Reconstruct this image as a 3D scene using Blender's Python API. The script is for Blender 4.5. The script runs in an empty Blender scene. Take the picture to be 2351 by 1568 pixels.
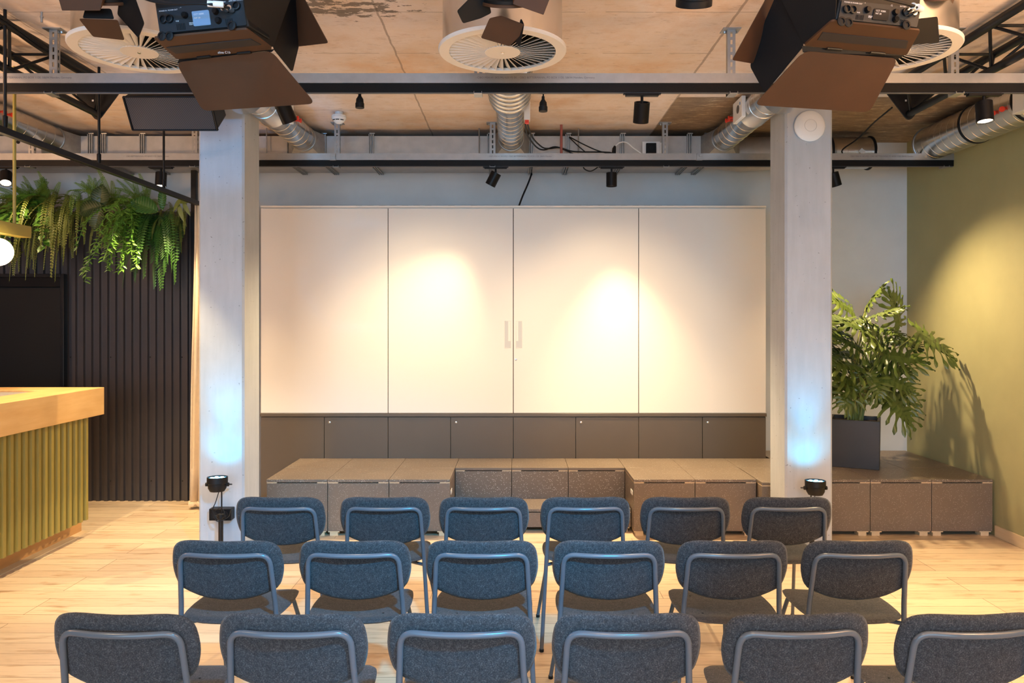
import bpy, bmesh, math, random
from mathutils import Vector, Matrix, Euler
random.seed(7)
S = bpy.context.scene
COL = S.collection
PI = math.pi
V = Vector
# ------------------------------------------------------------------ camera
W, H, F = 2351.0, 1568.0, 1740.0
PX, PY, EYE = 1186.0, 740.0, 1.6
cam = bpy.data.cameras.new('camera')
co = bpy.data.objects.new('camera', cam)
COL.objects.link(co)
co.location = (0, 0, EYE)
co.rotation_euler = (PI / 2, 0, 0)
cam.sensor_fit = 'HORIZONTAL'
cam.sensor_width = 36.0
cam.lens = 36.0 * F / W
cam.shift_x = -(PX - W / 2) / W
cam.shift_y = (PY - H / 2) / W
cam.clip_start = 0.05
S.camera = co
S.view_settings.view_transform = 'Standard'
S.view_settings.look = 'None'
S.view_settings.gamma = 1.0
S.view_settings.exposure = -0.06
S.view_settings.use_curve_mapping = False
# ------------------------------------------------------------------ world and lights
world = bpy.data.worlds.new('world')
S.world = world
world.use_nodes = True
bg = world.node_tree.nodes['Background']
bg.inputs[0].default_value = (0.62, 0.80, 1.0, 1)
bg.inputs[1].default_value = 0.16


def light(kind, name, loc, aim, energy, color, **kw):
    d = bpy.data.lights.new(name, kind)
    d.energy = energy
    d.color = color
    for k, v in kw.items():
        setattr(d, k, v)
    o = bpy.data.objects.new(name, d)
    COL.objects.link(o)
    o.location = loc
    if aim is not None:
        o.rotation_euler = (V(aim) - V(loc)).to_track_quat('-Z', 'Y').to_euler()
    return o


WARM = (1.0, 0.60, 0.32)
WARM2 = (1.0, 0.73, 0.40)
COOL = (0.44, 0.72, 1.0)
# large cool area fill added behind the camera as daylight from assumed unseen windows
light('AREA', 'daylight_fill', (-0.6, -3.4, 1.9), (0.0, 4.0, 1.6), 385, COOL, shape='RECTANGLE', size=7.0, size_y=2.4)
# unseen warm spots added above and behind the audience to brighten floor and seats
for i, (x, y, e) in enumerate(((-4.6, 2.0, 130), (-2.4, 1.5, 70), (0.1, 1.3, 50), (2.5, 1.7, 95), (-1.5, -1.6, 130), (1.5, -1.6, 130), (-1.0, 3.25, 75), (1.1, 3.25, 95))):
    light('SPOT', 'warm_fill_spot', (x, y, 3.1 if y > 3 else 2.9), (x, y + 0.1, 0), e, WARM2, spot_size=math.radians(92), spot_blend=0.7, shadow_soft_size=0.10)
# track lamp of the front rail just beyond the left picture edge
light('SPOT', 'rail_spot', (-2.88, 4.25, 2.78), (-2.65, 5.5, 0.0), 240, WARM2, spot_size=math.radians(66), spot_blend=0.5, shadow_soft_size=0.03)
# warm area lights added out of view to brighten the ceiling
for i, (x, y, e) in enumerate(((-5.2, 3.0, 190), (3.1, 1.2, 210), (0.0, -0.9, 70))):
    light('AREA', 'ceiling_fill', (x, y, 2.0), (x * 0.9, y + 0.5, 4.0), e, WARM, shape='DISK', size=0.5, spread=math.radians(125))
# two added narrow blue spots, then an unseen stage lamp's wash on the chairs
light('SPOT', 'speaker_blue_fill', (-2.5, 1.0, 0.9), (-2.05, 4.85, 2.90), 300, (0.0, 0.42, 1.0), spot_size=math.radians(15), spot_blend=0.6, shadow_soft_size=0.05)  # added to tint the loudspeaker blue
light('SPOT', 'panel_blue_fill', (-1.0, 0.5, 3.1), (-1.14, 2.73, 2.70), 150, (0.0, 0.46, 1.0), spot_size=math.radians(10), spot_blend=0.5, shadow_soft_size=0.03)  # added to tint the left stage light's back panel blue
light('SPOT', 'blue_wash', (0.7, 0.5, 2.95), (-0.55, 3.6, 0.55), 1150, (0.0, 0.50, 1.0), spot_size=math.radians(44), spot_blend=0.9, shadow_soft_size=0.08)


def P(x, y, D):
    """the point seen at pixel x, y of the photograph at distance D in front of the camera plane"""
    return V(((x - PX) * D / F, D, EYE - (y - PY) * D / F))


# ------------------------------------------------------------------ materials
MATS = {}


class NT:
    def __init__(self, m):
        self.t = m.node_tree
        self.b = self.t.nodes['Principled BSDF']

    def n(self, typ, **kw):
        x = self.t.nodes.new(typ)
        for k, v in kw.items():
            setattr(x, k, v)
        return x

    def l(self, a, b):
        self.t.links.new(a, b)

    def coord(self, kind='Object', scale=(1, 1, 1), rot=(0, 0, 0)):
        c = self.n('ShaderNodeTexCoord')
        m = self.n('ShaderNodeMapping')
        m.inputs['Scale'].default_value = scale
        m.inputs['Rotation'].default_value = rot
        self.l(c.outputs[kind], m.inputs['Vector'])
        return m.outputs['Vector']

    def noise(self, vec, scale, detail=3, rough=0.55):
        x = self.n('ShaderNodeTexNoise')
        x.inputs['Scale'].default_value = scale
        x.inputs['Detail'].default_value = detail
        x.inputs['Roughness'].default_value = rough
        self.l(vec, x.inputs['Vector'])
        return x.outputs['Fac']

    def ramp(self, fac, stops):
        r = self.n('ShaderNodeValToRGB')
        el = r.color_ramp.elements
        while len(el) < len(stops):
            el.new(0.5)
        for e, (p, c) in zip(el, stops):
            e.position = p
            e.color = (c[0], c[1], c[2], 1) if not isinstance(c, float) else (c, c, c, 1)
        self.l(fac, r.inputs['Fac'])
        return r.outputs['Color']

    def mix(self, fac, a, b, mode='MIX'):
        x = self.n('ShaderNodeMix', data_type='RGBA', blend_type=mode)
        for s, v in ((x.inputs[0], fac), (x.inputs[6], a), (x.inputs[7], b)):
            if isinstance(v, (int, float)):
                s.default_value = v
            elif isinstance(v, tuple):
                s.default_value = (v[0], v[1], v[2], 1)
            else:
                self.l(v, s)
        return x.outputs[2]

    def math(self, op, a, b=0.0):
        x = self.n('ShaderNodeMath', operation=op)
        for s, v in ((x.inputs[0], a), (x.inputs[1], b)):
            if isinstance(v, (int, float)):
                s.default_value = v
            else:
                self.l(v, s)
        return x.outputs[0]

    def bump(self, h, strength=0.2, dist=0.01):
        x = self.n('ShaderNodeBump')
        x.inputs['Strength'].default_value = strength
        x.inputs['Distance'].default_value = dist
        self.l(h, x.inputs['Height'])
        self.l(x.outputs[0], self.b.inputs['Normal'])


def mat(name, color=(0.5, 0.5, 0.5), rough=0.5, metal=0.0, noise=0.0, nscale=20.0, nstretch=(1, 1, 1), bump=0.0, emit=None, estr=0.0, spec=0.5):
    m = bpy.data.materials.new(name)
    m.use_nodes = True
    t = NT(m)
    b = t.b
    b.inputs['Base Color'].default_value = (*color, 1)
    b.inputs['Roughness'].default_value = rough
    b.inputs['Metallic'].default_value = metal
    b.inputs['Specular IOR Level'].default_value = spec
    if noise or bump:
        f = t.noise(t.coord('Object', nstretch), nscale, 4)
        if noise:
            lo = tuple(max(0, c * (1 - noise)) for c in color)
            hi = tuple(min(1, c * (1 + noise)) for c in color)
            t.l(t.ramp(f, [(0.3, lo), (0.7, hi)]), b.inputs['Base Color'])
        if bump:
            t.bump(f, bump, 0.004)
    if emit:
        b.inputs['Emission Color'].default_value = (*emit, 1)
        b.inputs['Emission Strength'].default_value = estr
    MATS[name] = m
    return m


mat('plaster_white', (0.62, 0.64, 0.66), 0.85, noise=0.03, nscale=6)
mat('plaster_green', (0.37, 0.345, 0.175), 0.7, noise=0.05, nscale=3)
mat('galvanised', (0.40, 0.41, 0.42), 0.38, 0.8, noise=0.07, nscale=16)
mat('galvanised_dull', (0.36, 0.36, 0.36), 0.5, 0.6, noise=0.12, nscale=25)
mat('duct_sheet', (0.46, 0.45, 0.44), 0.48, 0.4, noise=0.08, nscale=14)
mat('spiral_duct', (0.66, 0.64, 0.61), 0.26, 0.95, noise=0.06, nscale=5)
mat('black_metal', (0.005, 0.006, 0.008), 0.38, spec=0.35)
mat('black_rubber', (0.006, 0.006, 0.007), 0.6, spec=0.3)
mat('black_satin', (0.005, 0.005, 0.006), 0.40, spec=0.2)
mat('fixture_black', (0.006, 0.006, 0.007), 0.5, spec=0.3)
mat('panel_black', (0.014, 0.020, 0.026), 0.45, spec=0.3)
mat('brown_enamel', (0.066, 0.026, 0.010), 0.6, noise=0.12, nscale=4)
mat('stripe_dark', (0.028, 0.024, 0.024), 0.7)
mat('white_plastic', (0.78, 0.78, 0.78), 0.4)
mat('white_enamel', (0.80, 0.76, 0.72), 0.45)
mat('red_plastic', (0.75, 0.045, 0.02), 0.4)
mat('blue_plastic', (0.05, 0.2, 0.5), 0.4)
mat('green_dot', (0.2, 0.7, 0.1), 0.4)
mat('copper_pipe', (0.36, 0.10, 0.08), 0.5)
mat('olive_enamel', (0.30, 0.245, 0.055), 0.42, noise=0.03, nscale=5)
mat('corrugated_black', (0.042, 0.038, 0.042), 0.28, 0.0, noise=0.06, nscale=4, spec=0.8)
mat('door_black', (0.005, 0.006, 0.007), 0.5, spec=0.3)
mat('white_laminate', (0.77, 0.72, 0.66), 0.42)
mat('handle_white', (0.54, 0.53, 0.51), 0.4)
mat('dark_laminate', (0.092, 0.070, 0.050), 0.40, noise=0.04, nscale=3)
mat('dark_gap', (0.01, 0.009, 0.008), 0.8)
mat('chrome', (0.75, 0.75, 0.75), 0.2, 1.0)
mat('planter_black', (0.032, 0.030, 0.031), 0.5, noise=0.08, nscale=5)
mat('soil', (0.05, 0.025, 0.015), 0.95, noise=0.5, nscale=60, bump=0.5)
mat('curtain_cream', (0.72, 0.58, 0.40), 0.9, noise=0.04, nscale=30)
mat('chair_steel', (0.085, 0.105, 0.130), 0.2)
mat('ledge_stone', (0.34, 0.34, 0.36), 0.5, noise=0.15, nscale=40)
mat('screen_glow', (0.05, 0.1, 0.2), 0.4, emit=(0.25, 0.5, 0.85), estr=0.4)
mat('print_white', (0.75, 0.75, 0.78), 0.6)
mat('print_grey', (0.16, 0.16, 0.17), 0.7)
mat('bulb_glow', (1, 1, 1), 0.4, emit=(1.0, 0.80, 0.52), estr=9.0)
mat('lamp_glow', (1, 1, 1), 0.4, emit=(1.0, 0.82, 0.6), estr=14.0)
mat('led_glow', (0.1, 0.4, 0.8), 0.3, emit=(0.12, 0.55, 1.0), estr=3.0)
mat('led_lens', (0.6, 0.8, 0.9), 0.2, emit=(0.5, 0.9, 1.0), estr=6.0)
mat('lens_glass', (0.05, 0.03, 0.02), 0.08)
mat('plastic_grey', (0.10, 0.10, 0.11), 0.5)
mat('stem_green', (0.20, 0.22, 0.05), 0.5)


def leaf_mat(name, a, b, rough=0.35):
    m = mat(name, a, rough)
    t = NT(m)
    f = t.noise(t.coord('Object'), 9, 2)
    t.l(t.ramp(f, [(0.3, a), (0.7, b)]), t.b.inputs['Base Color'])
    return m


leaf_mat('leaf_philodendron', (0.050, 0.080, 0.012), (0.095, 0.130, 0.022), 0.36)
leaf_mat('leaf_fern_light', (0.11, 0.20, 0.02), (0.18, 0.28, 0.04), 0.5)
leaf_mat('leaf_fern_olive', (0.10, 0.13, 0.015), (0.17, 0.19, 0.03), 0.5)
leaf_mat('leaf_deep', (0.02, 0.075, 0.012), (0.05, 0.14, 0.02), 0.4)
leaf_mat('leaf_bright', (0.05, 0.16, 0.015), (0.12, 0.26, 0.03), 0.4)
leaf_mat('leaf_dark', (0.03, 0.055, 0.015), (0.06, 0.085, 0.025), 0.35)


def m_ceiling():
    m = mat('concrete_ceiling', (0.5, 0.46, 0.42), 0.85)
    t = NT(m)
    v = t.coord('Object')
    vs = t.coord('Object', (0.8, 2.6, 1))
    blot = t.noise(v, 1.3, 6, 0.65)
    grain = t.noise(vs, 14, 7, 0.75)
    c1 = t.ramp(blot, [(0.32, (0.66, 0.50, 0.39)), (0.46, (0.76, 0.67, 0.63)), (0.56, (0.72, 0.60, 0.51)), (0.70, (0.68, 0.47, 0.31))])
    c2 = t.ramp(grain, [(0.28, (0.74, 0.70, 0.66)), (0.46, (1, 1, 1)), (0.62, (1, 1, 1)), (0.8, (1.12, 1.10, 1.08))])
    base = t.mix(1.0, c1, c2, 'MULTIPLY')
    # board joints along the room's width, every 0.62 m, and two pour joints along its depth
    sx = t.n('ShaderNodeSeparateXYZ')
    t.l(v, sx.inputs[0])
    wob = t.math('MULTIPLY', t.math('SUBTRACT', t.noise(v, 7, 3), 0.5), 0.02)
    yy = t.math('ADD', sx.outputs[1], wob)
    fr = t.math('ABSOLUTE', t.math('SUBTRACT', t.math('FRACT', t.math('DIVIDE', yy, 0.62)), 0.5))
    line = t.math('GREATER_THAN', t.math('MULTIPLY', t.noise(t.coord('Object', (1, 1, 1)), 5, 3), t.math('LESS_THAN', fr, 0.005)), 0.42)
    xx = t.math('ADD', sx.outputs[0], wob)
    l2 = t.math('LESS_THAN', t.math('ABSOLUTE', t.math('ADD', xx, 0.74)), 0.006)
    l3 = t.math('LESS_THAN', t.math('ABSOLUTE', t.math('SUBTRACT', xx, 1.18)), 0.008)
    l4 = t.math('LESS_THAN', t.math('ABSOLUTE', t.math('ADD', xx, 2.72)), 0.006)
    lines = t.math('MAXIMUM', t.math('MAXIMUM', line, l2), t.math('MAXIMUM', l3, l4))
    base = t.mix(t.math('MULTIPLY', lines, 0.55), base, (0.16, 0.11, 0.08))
    # the older, browner slab field near the back corner
    msk = t.math('MULTIPLY', t.math('GREATER_THAN', xx, 1.18), t.math('GREATER_THAN', yy, 5.55))
    scr = t.noise(t.coord('Object', (2.0, 5.0, 1)), 3.2, 8, 0.78)
    brown = t.ramp(scr, [(0.35, (0.17, 0.12, 0.085)), (0.55, (0.28, 0.20, 0.13)), (0.68, (0.55, 0.43, 0.30))])
    base = t.mix(msk, base, brown)
    # dark crusted stain beside the middle air outlet
    dx = t.math('MULTIPLY', t.math('ADD', sx.outputs[0], 0.92), 2.6)
    dy = t.math('MULTIPLY', t.math('SUBTRACT', sx.outputs[1], 3.98), 7.0)
    r = t.math('SQRT', t.math('ADD', t.math('MULTIPLY', dx, dx), t.math('MULTIPLY', dy, dy)))
    sm = t.math('GREATER_THAN', t.math('SUBTRACT', t.noise(t.coord('Object', (1, 2.2, 1)), 9, 6, 0.7), t.math('MULTIPLY', r, 0.16)), 0.42)
    base = t.mix(t.math('MULTIPLY', sm, 0.8), base, (0.09, 0.07, 0.05))
    pit = t.math('GREATER_THAN', t.noise(t.coord('Object', (0.45, 2.4, 1)), 24, 4, 0.6), 0.69)
    base = t.mix(t.math('MULTIPLY', pit, 0.6), base, (0.22, 0.15, 0.10))
    t.l(base, t.b.inputs['Base Color'])
    t.bump(grain, 0.25, 0.01)


def m_column():
    m = mat('concrete_column', (0.6, 0.6, 0.6), 0.7)
    t = NT(m)
    v = t.coord('Object')
    a = t.noise(v, 2.2, 6, 0.6)
    c = t.ramp(a, [(0.25, (0.36, 0.39, 0.43)), (0.5, (0.43, 0.465, 0.51)), (0.75, (0.48, 0.505, 0.54))])
    st = t.noise(t.coord('Object', (6, 6, 0.8)), 4, 4)
    c = t.mix(0.35, c, t.ramp(st, [(0.3, (0.38, 0.40, 0.44)), (0.7, (0.50, 0.53, 0.57))]))
    pit = t.math('GREATER_THAN', t.noise(v, 46, 2, 0.5), 0.735)
    c = t.mix(t.math('MULTIPLY', pit, 0.7), c, (0.16, 0.16, 0.17))
    t.l(c, t.b.inputs['Base Color'])
    t.bump(a, 0.15, 0.01)


def m_floor():
    m = mat('oak_floor', (0.5, 0.4, 0.3), 0.42)
    t = NT(m)
    v = t.coord('Object')
    br = t.n('ShaderNodeTexBrick')
    br.offset = 0.37
    br.offset_frequency = 3
    br.inputs['Scale'].default_value = 1.0
    br.inputs['Mortar Size'].default_value = 0.0016
    br.inputs['Mortar Smooth'].default_value = 0.0
    br.inputs['Brick Width'].default_value = 1.35
    br.inputs['Row Height'].default_value = 0.122
    br.inputs['Color1'].default_value = (0.67, 0.53, 0.365, 1)
    br.inputs['Color2'].default_value = (0.56, 0.42, 0.285, 1)
    br.inputs['Mortar'].default_value = (0.16, 0.09, 0.05, 1)
    t.l(v, br.inputs['Vector'])
    g = t.noise(t.coord('Object', (0.7, 9, 1)), 7, 5, 0.6)
    gr = t.ramp(g, [(0.28, (0.72, 0.66, 0.60)), (0.45, (1, 1, 1)), (0.8, (1.05, 1.04, 1.02))])
    k = t.noise(t.coord('Object', (1.6, 6.5, 1)), 2.3, 3, 0.5)
    kn = t.ramp(k, [(0.58, (1, 1, 1)), (0.76, (0.60, 0.48, 0.38))])
    c = t.mix(1.0, br.outputs['Color'], gr, 'MULTIPLY')
    c = t.mix(1.0, c, kn, 'MULTIPLY')
    t.l(c, t.b.inputs['Base Color'])
    t.bump(br.outputs['Fac'], -0.15, 0.002)


def m_felt():
    m = mat('felt_grey', (0.1, 0.1, 0.11), 0.95, spec=0.2)
    t = NT(m)
    v = t.coord('Object')
    f = t.noise(v, 260, 3, 0.7)
    f2 = t.noise(v, 75, 3, 0.6)
    c = t.ramp(f, [(0.34, (0.022, 0.025, 0.030)), (0.52, (0.040, 0.042, 0.047)), (0.68, (0.095, 0.095, 0.098))])
    c2 = t.ramp(f2, [(0.3, (0.72, 0.72, 0.72)), (0.7, (1.25, 1.25, 1.25))])
    t.l(t.mix(1.0, c, c2, 'MULTIPLY'), t.b.inputs['Base Color'])
    t.b.inputs['Sheen Weight'].default_value = 0.12
    t.bump(f, 0.25, 0.002)


def m_stage():
    m = mat('stage_speckled', (0.13, 0.11, 0.10), 0.38)
    t = NT(m)
    v = t.coord('Object')
    vo = t.n('ShaderNodeTexVoronoi')
    vo.inputs['Scale'].default_value = 150
    t.l(v, vo.inputs['Vector'])
    sc = t.n('ShaderNodeSeparateColor')
    t.l(vo.outputs['Color'], sc.inputs[0])
    sel = t.math('LESS_THAN', vo.outputs['Distance'], t.math('MULTIPLY', sc.outputs[1], 0.30))
    pick = t.math('GREATER_THAN', sc.outputs[0], 0.55)
    f = t.math('MULTIPLY', sel, pick)
    base = t.ramp(t.noise(v, 3, 3), [(0.3, (0.150, 0.115, 0.088)), (0.7, (0.178, 0.138, 0.106))])
    t.l(t.mix(f, base, (0.75, 0.70, 0.64)), t.b.inputs['Base Color'])


def m_wood(name, a, b, rough=0.42, sc=(1, 0.12, 1)):
    m = mat(name, a, rough)
    t = NT(m)
    f = t.noise(t.coord('Object', sc), 22, 5, 0.6)
    f2 = t.noise(t.coord('Object'), 3, 2)
    c = t.ramp(f, [(0.3, a), (0.7, b)])
    t.l(t.mix(1.0, c, t.ramp(f2, [(0.3, (0.88, 0.86, 0.84)), (0.7, (1.05, 1.05, 1.05))]), 'MULTIPLY'), t.b.inputs['Base Color'])


def m_grille():
    m = mat('speaker_grille', (0.02, 0.022, 0.025), 0.5)
    t = NT(m)
    vo = t.n('ShaderNodeTexVoronoi', voronoi_dimensions='2D')
    vo.inputs['Scale'].default_value = 110
    vo.inputs['Randomness'].default_value = 0.0
    t.l(t.coord('Object', (1, 1, 1), (0, 0, 0.78)), vo.inputs['Vector'])
    t.l(t.ramp(vo.outputs['Distance'], [(0.34, (0.003, 0.003, 0.004)), (0.42, (0.035, 0.040, 0.050))]), t.b.inputs['Base Color'])


m_ceiling()
m_column()
m_floor()
m_felt()
m_stage()
m_wood('wood_maple', (0.62, 0.37, 0.14), (0.70, 0.46, 0.20))
m_wood('wood_plinth', (0.46, 0.24, 0.08), (0.56, 0.31, 0.12))
m_wood('wood_light', (0.66, 0.50, 0.30), (0.74, 0.58, 0.38))
m_grille()


# ------------------------------------------------------------------ mesh helpers
class MB:
    def __init__(self):
        self.v = []
        self.f = []

    def add(self, vs, fs):
        o = len(self.v)
        self.v += [V(p) for p in vs]
        self.f += [tuple(i + o for i in f) for f in fs]
        return self

    def box(self, c, s, rot=None):
        c = V(c)
        hx, hy, hz = s[0] / 2, s[1] / 2, s[2] / 2
        pts = [V((x, y, z)) for x in (-hx, hx) for y in (-hy, hy) for z in (-hz, hz)]
        if rot is not None:
            pts = [rot @ p for p in pts]
        return self.add([c + p for p in pts], [(0, 1, 3, 2), (4, 6, 7, 5), (0, 4, 5, 1), (2, 3, 7, 6), (0, 2, 6, 4), (1, 5, 7, 3)])

    def bb(self, x0, x1, y0, y1, z0, z1):
        return self.box(((x0 + x1) / 2, (y0 + y1) / 2, (z0 + z1) / 2), (x1 - x0, y1 - y0, z1 - z0))

    def tube(self, path, r, n=10, caps=True):
        path = [V(p) for p in path]
        m = len(path)
        rr = r if isinstance(r, (list, tuple)) else [r] * m
        tan = []
        for i in range(m):
            a = path[max(0, i - 1)]
            b = path[min(m - 1, i + 1)]
            tan.append((b - a).normalized())
        t0 = tan[0]
        up = V((0, 0, 1)) if abs(t0.z) < 0.9 else V((1, 0, 0))
        nx = t0.cross(up).normalized()
        vs, fs = [], []
        for i in range(m):
            if i > 0:
                q = tan[i - 1].rotation_difference(tan[i])
                nx = (q @ nx).normalized()
            ny = tan[i].cross(nx).normalized()
            for k in range(n):
                a = 2 * PI * k / n
                vs.append(path[i] + (nx * math.cos(a) + ny * math.sin(a)) * rr[i])
        for i in range(m - 1):
            for k in range(n):
                k2 = (k + 1) % n
                fs.append((i * n + k, i * n + k2, (i + 1) * n + k2, (i + 1) * n + k))
        if caps:
            fs.append(tuple(range(n - 1, -1, -1)))
            fs.append(tuple((m - 1) * n + k for k in range(n)))
        return self.add(vs, fs)

    def cyl(self, a, b, r, n=20):
        return self.tube([a, b], r, n)

    def lathe(self, prof, n, o, axis=(0, 0, 1), cap=True):
        """prof: (radius, height) along the axis"""
        o = V(o)
        q = V((0, 0, 1)).rotation_difference(V(axis).normalized())
        vs, fs = [], []
        for (r, h) in prof:
            for k in range(n):
                a = 2 * PI * k / n
                vs.append(o + q @ V((r * math.cos(a), r * math.sin(a), h)))
        for i in range(len(prof) - 1):
            for k in range(n):
                k2 = (k + 1) % n
                fs.append((i * n + k, i * n + k2, (i + 1) * n + k2, (i + 1) * n + k))
        if cap and prof[0][0] > 1e-5:
            fs.append(tuple(range(n - 1, -1, -1)))
        if cap and prof[-1][0] > 1e-5:
            fs.append(tuple((len(prof) - 1) * n + k for k in range(n)))
        return self.add(vs, fs)

    def prism(self, pts, off):
        """polygon pts pushed along the vector off"""
        pts = [V(p) for p in pts]
        off = V(off)
        n = len(pts)
        vs = pts + [p + off for p in pts]
        fs = [tuple(range(n - 1, -1, -1)), tuple(range(n, 2 * n))]
        fs += [(i, (i + 1) % n, n + (i + 1) % n, n + i) for i in range(n)]
        return self.add(vs, fs)

    def slab(self, pts, th, round_=0.0, which=None):
        """flat plate with rounded corners; pts in order"""
        pts = [V(p) for p in pts]
        nrm = (pts[1] - pts[0]).cross(pts[2] - pts[0]).normalized()
        out = []
        n = len(pts)
        for i, p in enumerate(pts):
            if round_ > 0 and (which is None or i in which):
                a = (pts[i - 1] - p).normalized() * round_
                b = (pts[(i + 1) % n] - p).normalized() * round_
                for k in range(6):
                    s = k / 5
                    out.append((p + a) * (1 - s) ** 2 + p * 2 * s * (1 - s) + (p + b) * s * s)
            else:
                out.append(p)
        return self.prism([q - nrm * th / 2 for q in out], nrm * th)

    def build(self, name, m, parent=None, bevel=0.0, smooth=32, local=False, seg=2, recalc=True):
        me = bpy.data.meshes.new(name)
        off = V((0, 0, 0))
        if parent is not None and not local:
            p = parent
            while p is not None:
                off += p.location
                p = p.parent
        me.from_pydata([tuple(p - off) for p in self.v], [], self.f)
        if recalc:
            bm = bmesh.new()
            bm.from_mesh(me)
            bmesh.ops.recalc_face_normals(bm, faces=bm.faces)
            bm.to_mesh(me)
            bm.free()
        me.materials.append(MATS[m])
        if smooth:
            me.polygons.foreach_set('use_smooth', [True] * len(me.polygons))
            me.set_sharp_from_angle(angle=math.radians(smooth))
        o = bpy.data.objects.new(name, me)
        COL.objects.link(o)
        if parent is not None:
            o.parent = parent
        if bevel:
            b = o.modifiers.new('bevel', 'BEVEL')
            b.width = bevel
            b.segments = seg
            b.limit_method = 'ANGLE'
        return o


def tag(o, label, cat, group=None):
    o['label'] = label
    o['category'] = cat
    if group:
        o['group'] = group
    return o


def thing(name, label, cat, loc, group=None, rot=(0, 0, 0)):
    o = bpy.data.objects.new(name, None)
    COL.objects.link(o)
    o.empty_display_size = 0.1
    o.location = loc
    o.rotation_euler = rot
    return tag(o, label, cat, group)


def single(name, mb, m, label, cat, group=None, **kw):
    return tag(mb.build(name, m, **kw), label, cat, group)


def struct(name, mb, m, **kw):
    o = mb.build(name, m, **kw)
    if o.parent is None:
        o['kind'] = 'structure'
    return o


def copy_thing(o, loc, label, parent=None):
    c = o.copy()
    COL.objects.link(c)
    c.location = loc
    c['label'] = label
    for ch in list(o.children):
        d = ch.copy()
        COL.objects.link(d)
        d.parent = c
        for g in list(ch.children):
            e = g.copy()
            COL.objects.link(e)
            e.parent = d
    return c


def bez(pts, n=24):
    """Catmull-Rom through the points"""
    pts = [V(p) for p in pts]
    out = []
    m = len(pts)
    for i in range(m - 1):
        p0, p1, p2, p3 = pts[max(0, i - 1)], pts[i], pts[i + 1], pts[min(m - 1, i + 2)]
        k = max(2, n // (m - 1))
        for j in range(k):
            t = j / k
            out.append(0.5 * ((2 * p1) + (p2 - p0) * t + (2 * p0 - 5 * p1 + 4 * p2 - p3) * t * t + (3 * p1 - p0 - 3 * p2 + p3) * t ** 3))
    out.append(pts[-1])
    return out


def fillet(pts, r, k=6):
    pts = [V(p) for p in pts]
    out = [pts[0]]
    for i in range(1, len(pts) - 1):
        p = pts[i]
        a = pts[i - 1] - p
        b = pts[i + 1] - p
        rr = min(r if not isinstance(r, (list, tuple)) else r[i - 1], a.length * 0.49, b.length * 0.49)
        a = a.normalized() * rr
        b = b.normalized() * rr
        for j in range(k + 1):
            s = j / k
            out.append((p + a) * (1 - s) ** 2 + p * 2 * s * (1 - s) + (p + b) * s * s)
    out.append(pts[-1])
    return out


def text(name, body, loc, size, m, parent, rot=(PI / 2, 0, 0)):
    c = bpy.data.curves.new(name, 'FONT')
    c.body = body
    c.size = size
    c.materials.append(MATS[m])
    tmp = bpy.data.objects.new(name, c)
    me = bpy.data.meshes.new_from_object(tmp)
    bpy.data.objects.remove(tmp)
    o = bpy.data.objects.new(name, me)
    COL.objects.link(o)
    o.location = V(loc)
    o.rotation_euler = rot
    if parent is not None:
        off = V((0, 0, 0))
        p = parent
        while p is not None:
            off += p.location
            p = p.parent
        o.location = V(loc) - off
        o.parent = parent
    return o


# ------------------------------------------------------------------ the setting
ZC = 3.25
BACK = 6.96
WX = 3.585
struct('floor', MB().bb(-8, WX + 0.2, -4.5, BACK + 0.2, -0.1, 0), 'oak_floor')
struct('ceiling', MB().bb(-8, WX + 0.2, -4.5, BACK + 0.2, ZC, ZC + 0.2), 'concrete_ceiling')
struct('wall_back', MB().bb(-8, WX, BACK, BACK + 0.2, 0, ZC), 'plaster_white')
struct('wall_right', MB().bb(WX, WX + 0.2, -4.5, BACK + 0.2, 0, ZC), 'plaster_green')
struct('baseboard_right', MB().bb(WX - 0.016, WX, -4.5, 5.66, 0, 0.085), 'wood_light', bevel=0.003)

# columns, each with chamfered corners
CY0, CY1 = 5.2, 5.52


def column(x0, x1):
    c = 0.014
    p = [(x0 + c, CY0), (x1 - c, CY0), (x1, CY0 + c), (x1, CY1 - c), (x1 - c, CY1), (x0 + c, CY1), (x0, CY1 - c), (x0, CY0 + c)]
    return struct('column', MB().prism([(a, b, 0) for a, b in p], (0, 0, ZC)), 'concrete_column', smooth=0)


LX0, LX1 = (455.5 - PX) * CY0 / F, (560 - PX) * CY0 / F
RX0, RX1 = (1803 - PX) * CY0 / F, (1912 - PX) * CY0 / F
column(LX0, LX1)
column(RX0, RX1)


# corrugated cladding of the bar wall
def corr_profile(a0, a1, period, depth):
    out = []
    a = a0
    q = period
    while a < a1:
        for u, d in ((0.0, 0), (0.10, 0), (0.20, depth), (0.60, depth), (0.70, 0)):
            if a + u * q <= a1:
                out.append((a + u * q, d))
        a += q
    out.append((a1, 0))
    return out


CWY = 6.80
CWX1 = (441 - PX) * CWY / F
CWTOP = EYE + (740 - 486) * CWY / F
pr = corr_profile(-6.5, CWX1, 0.0717, 0.022)
mb = MB()
vs = [(a, CWY - d, 0.0) for a, d in pr] + [(a, CWY - d, CWTOP) for a, d in pr]
n = len(pr)
mb.add(vs, [(i, i + 1, n + i + 1, n + i) for i in range(n - 1)])
mb.bb(-6.5, CWX1, CWY + 0.005, CWY + 0.02, 0, CWTOP)
wc = struct('wall_bar', mb, 'corrugated_black', smooth=0, recalc=False)
for px, py in ((162, 820), (254, 820), (345, 820), (418, 820), (254, 1104), (347, 1104), (419, 1104)):
    q = P(px, py, CWY - 0.022)
    MB().lathe([(0.006, 0), (0.006, 0.003), (0.003, 0.006), (0.0, 0.006)], 10, q, (0, -1, 0)).build('bolt', 'black_metal', wc)
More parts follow.
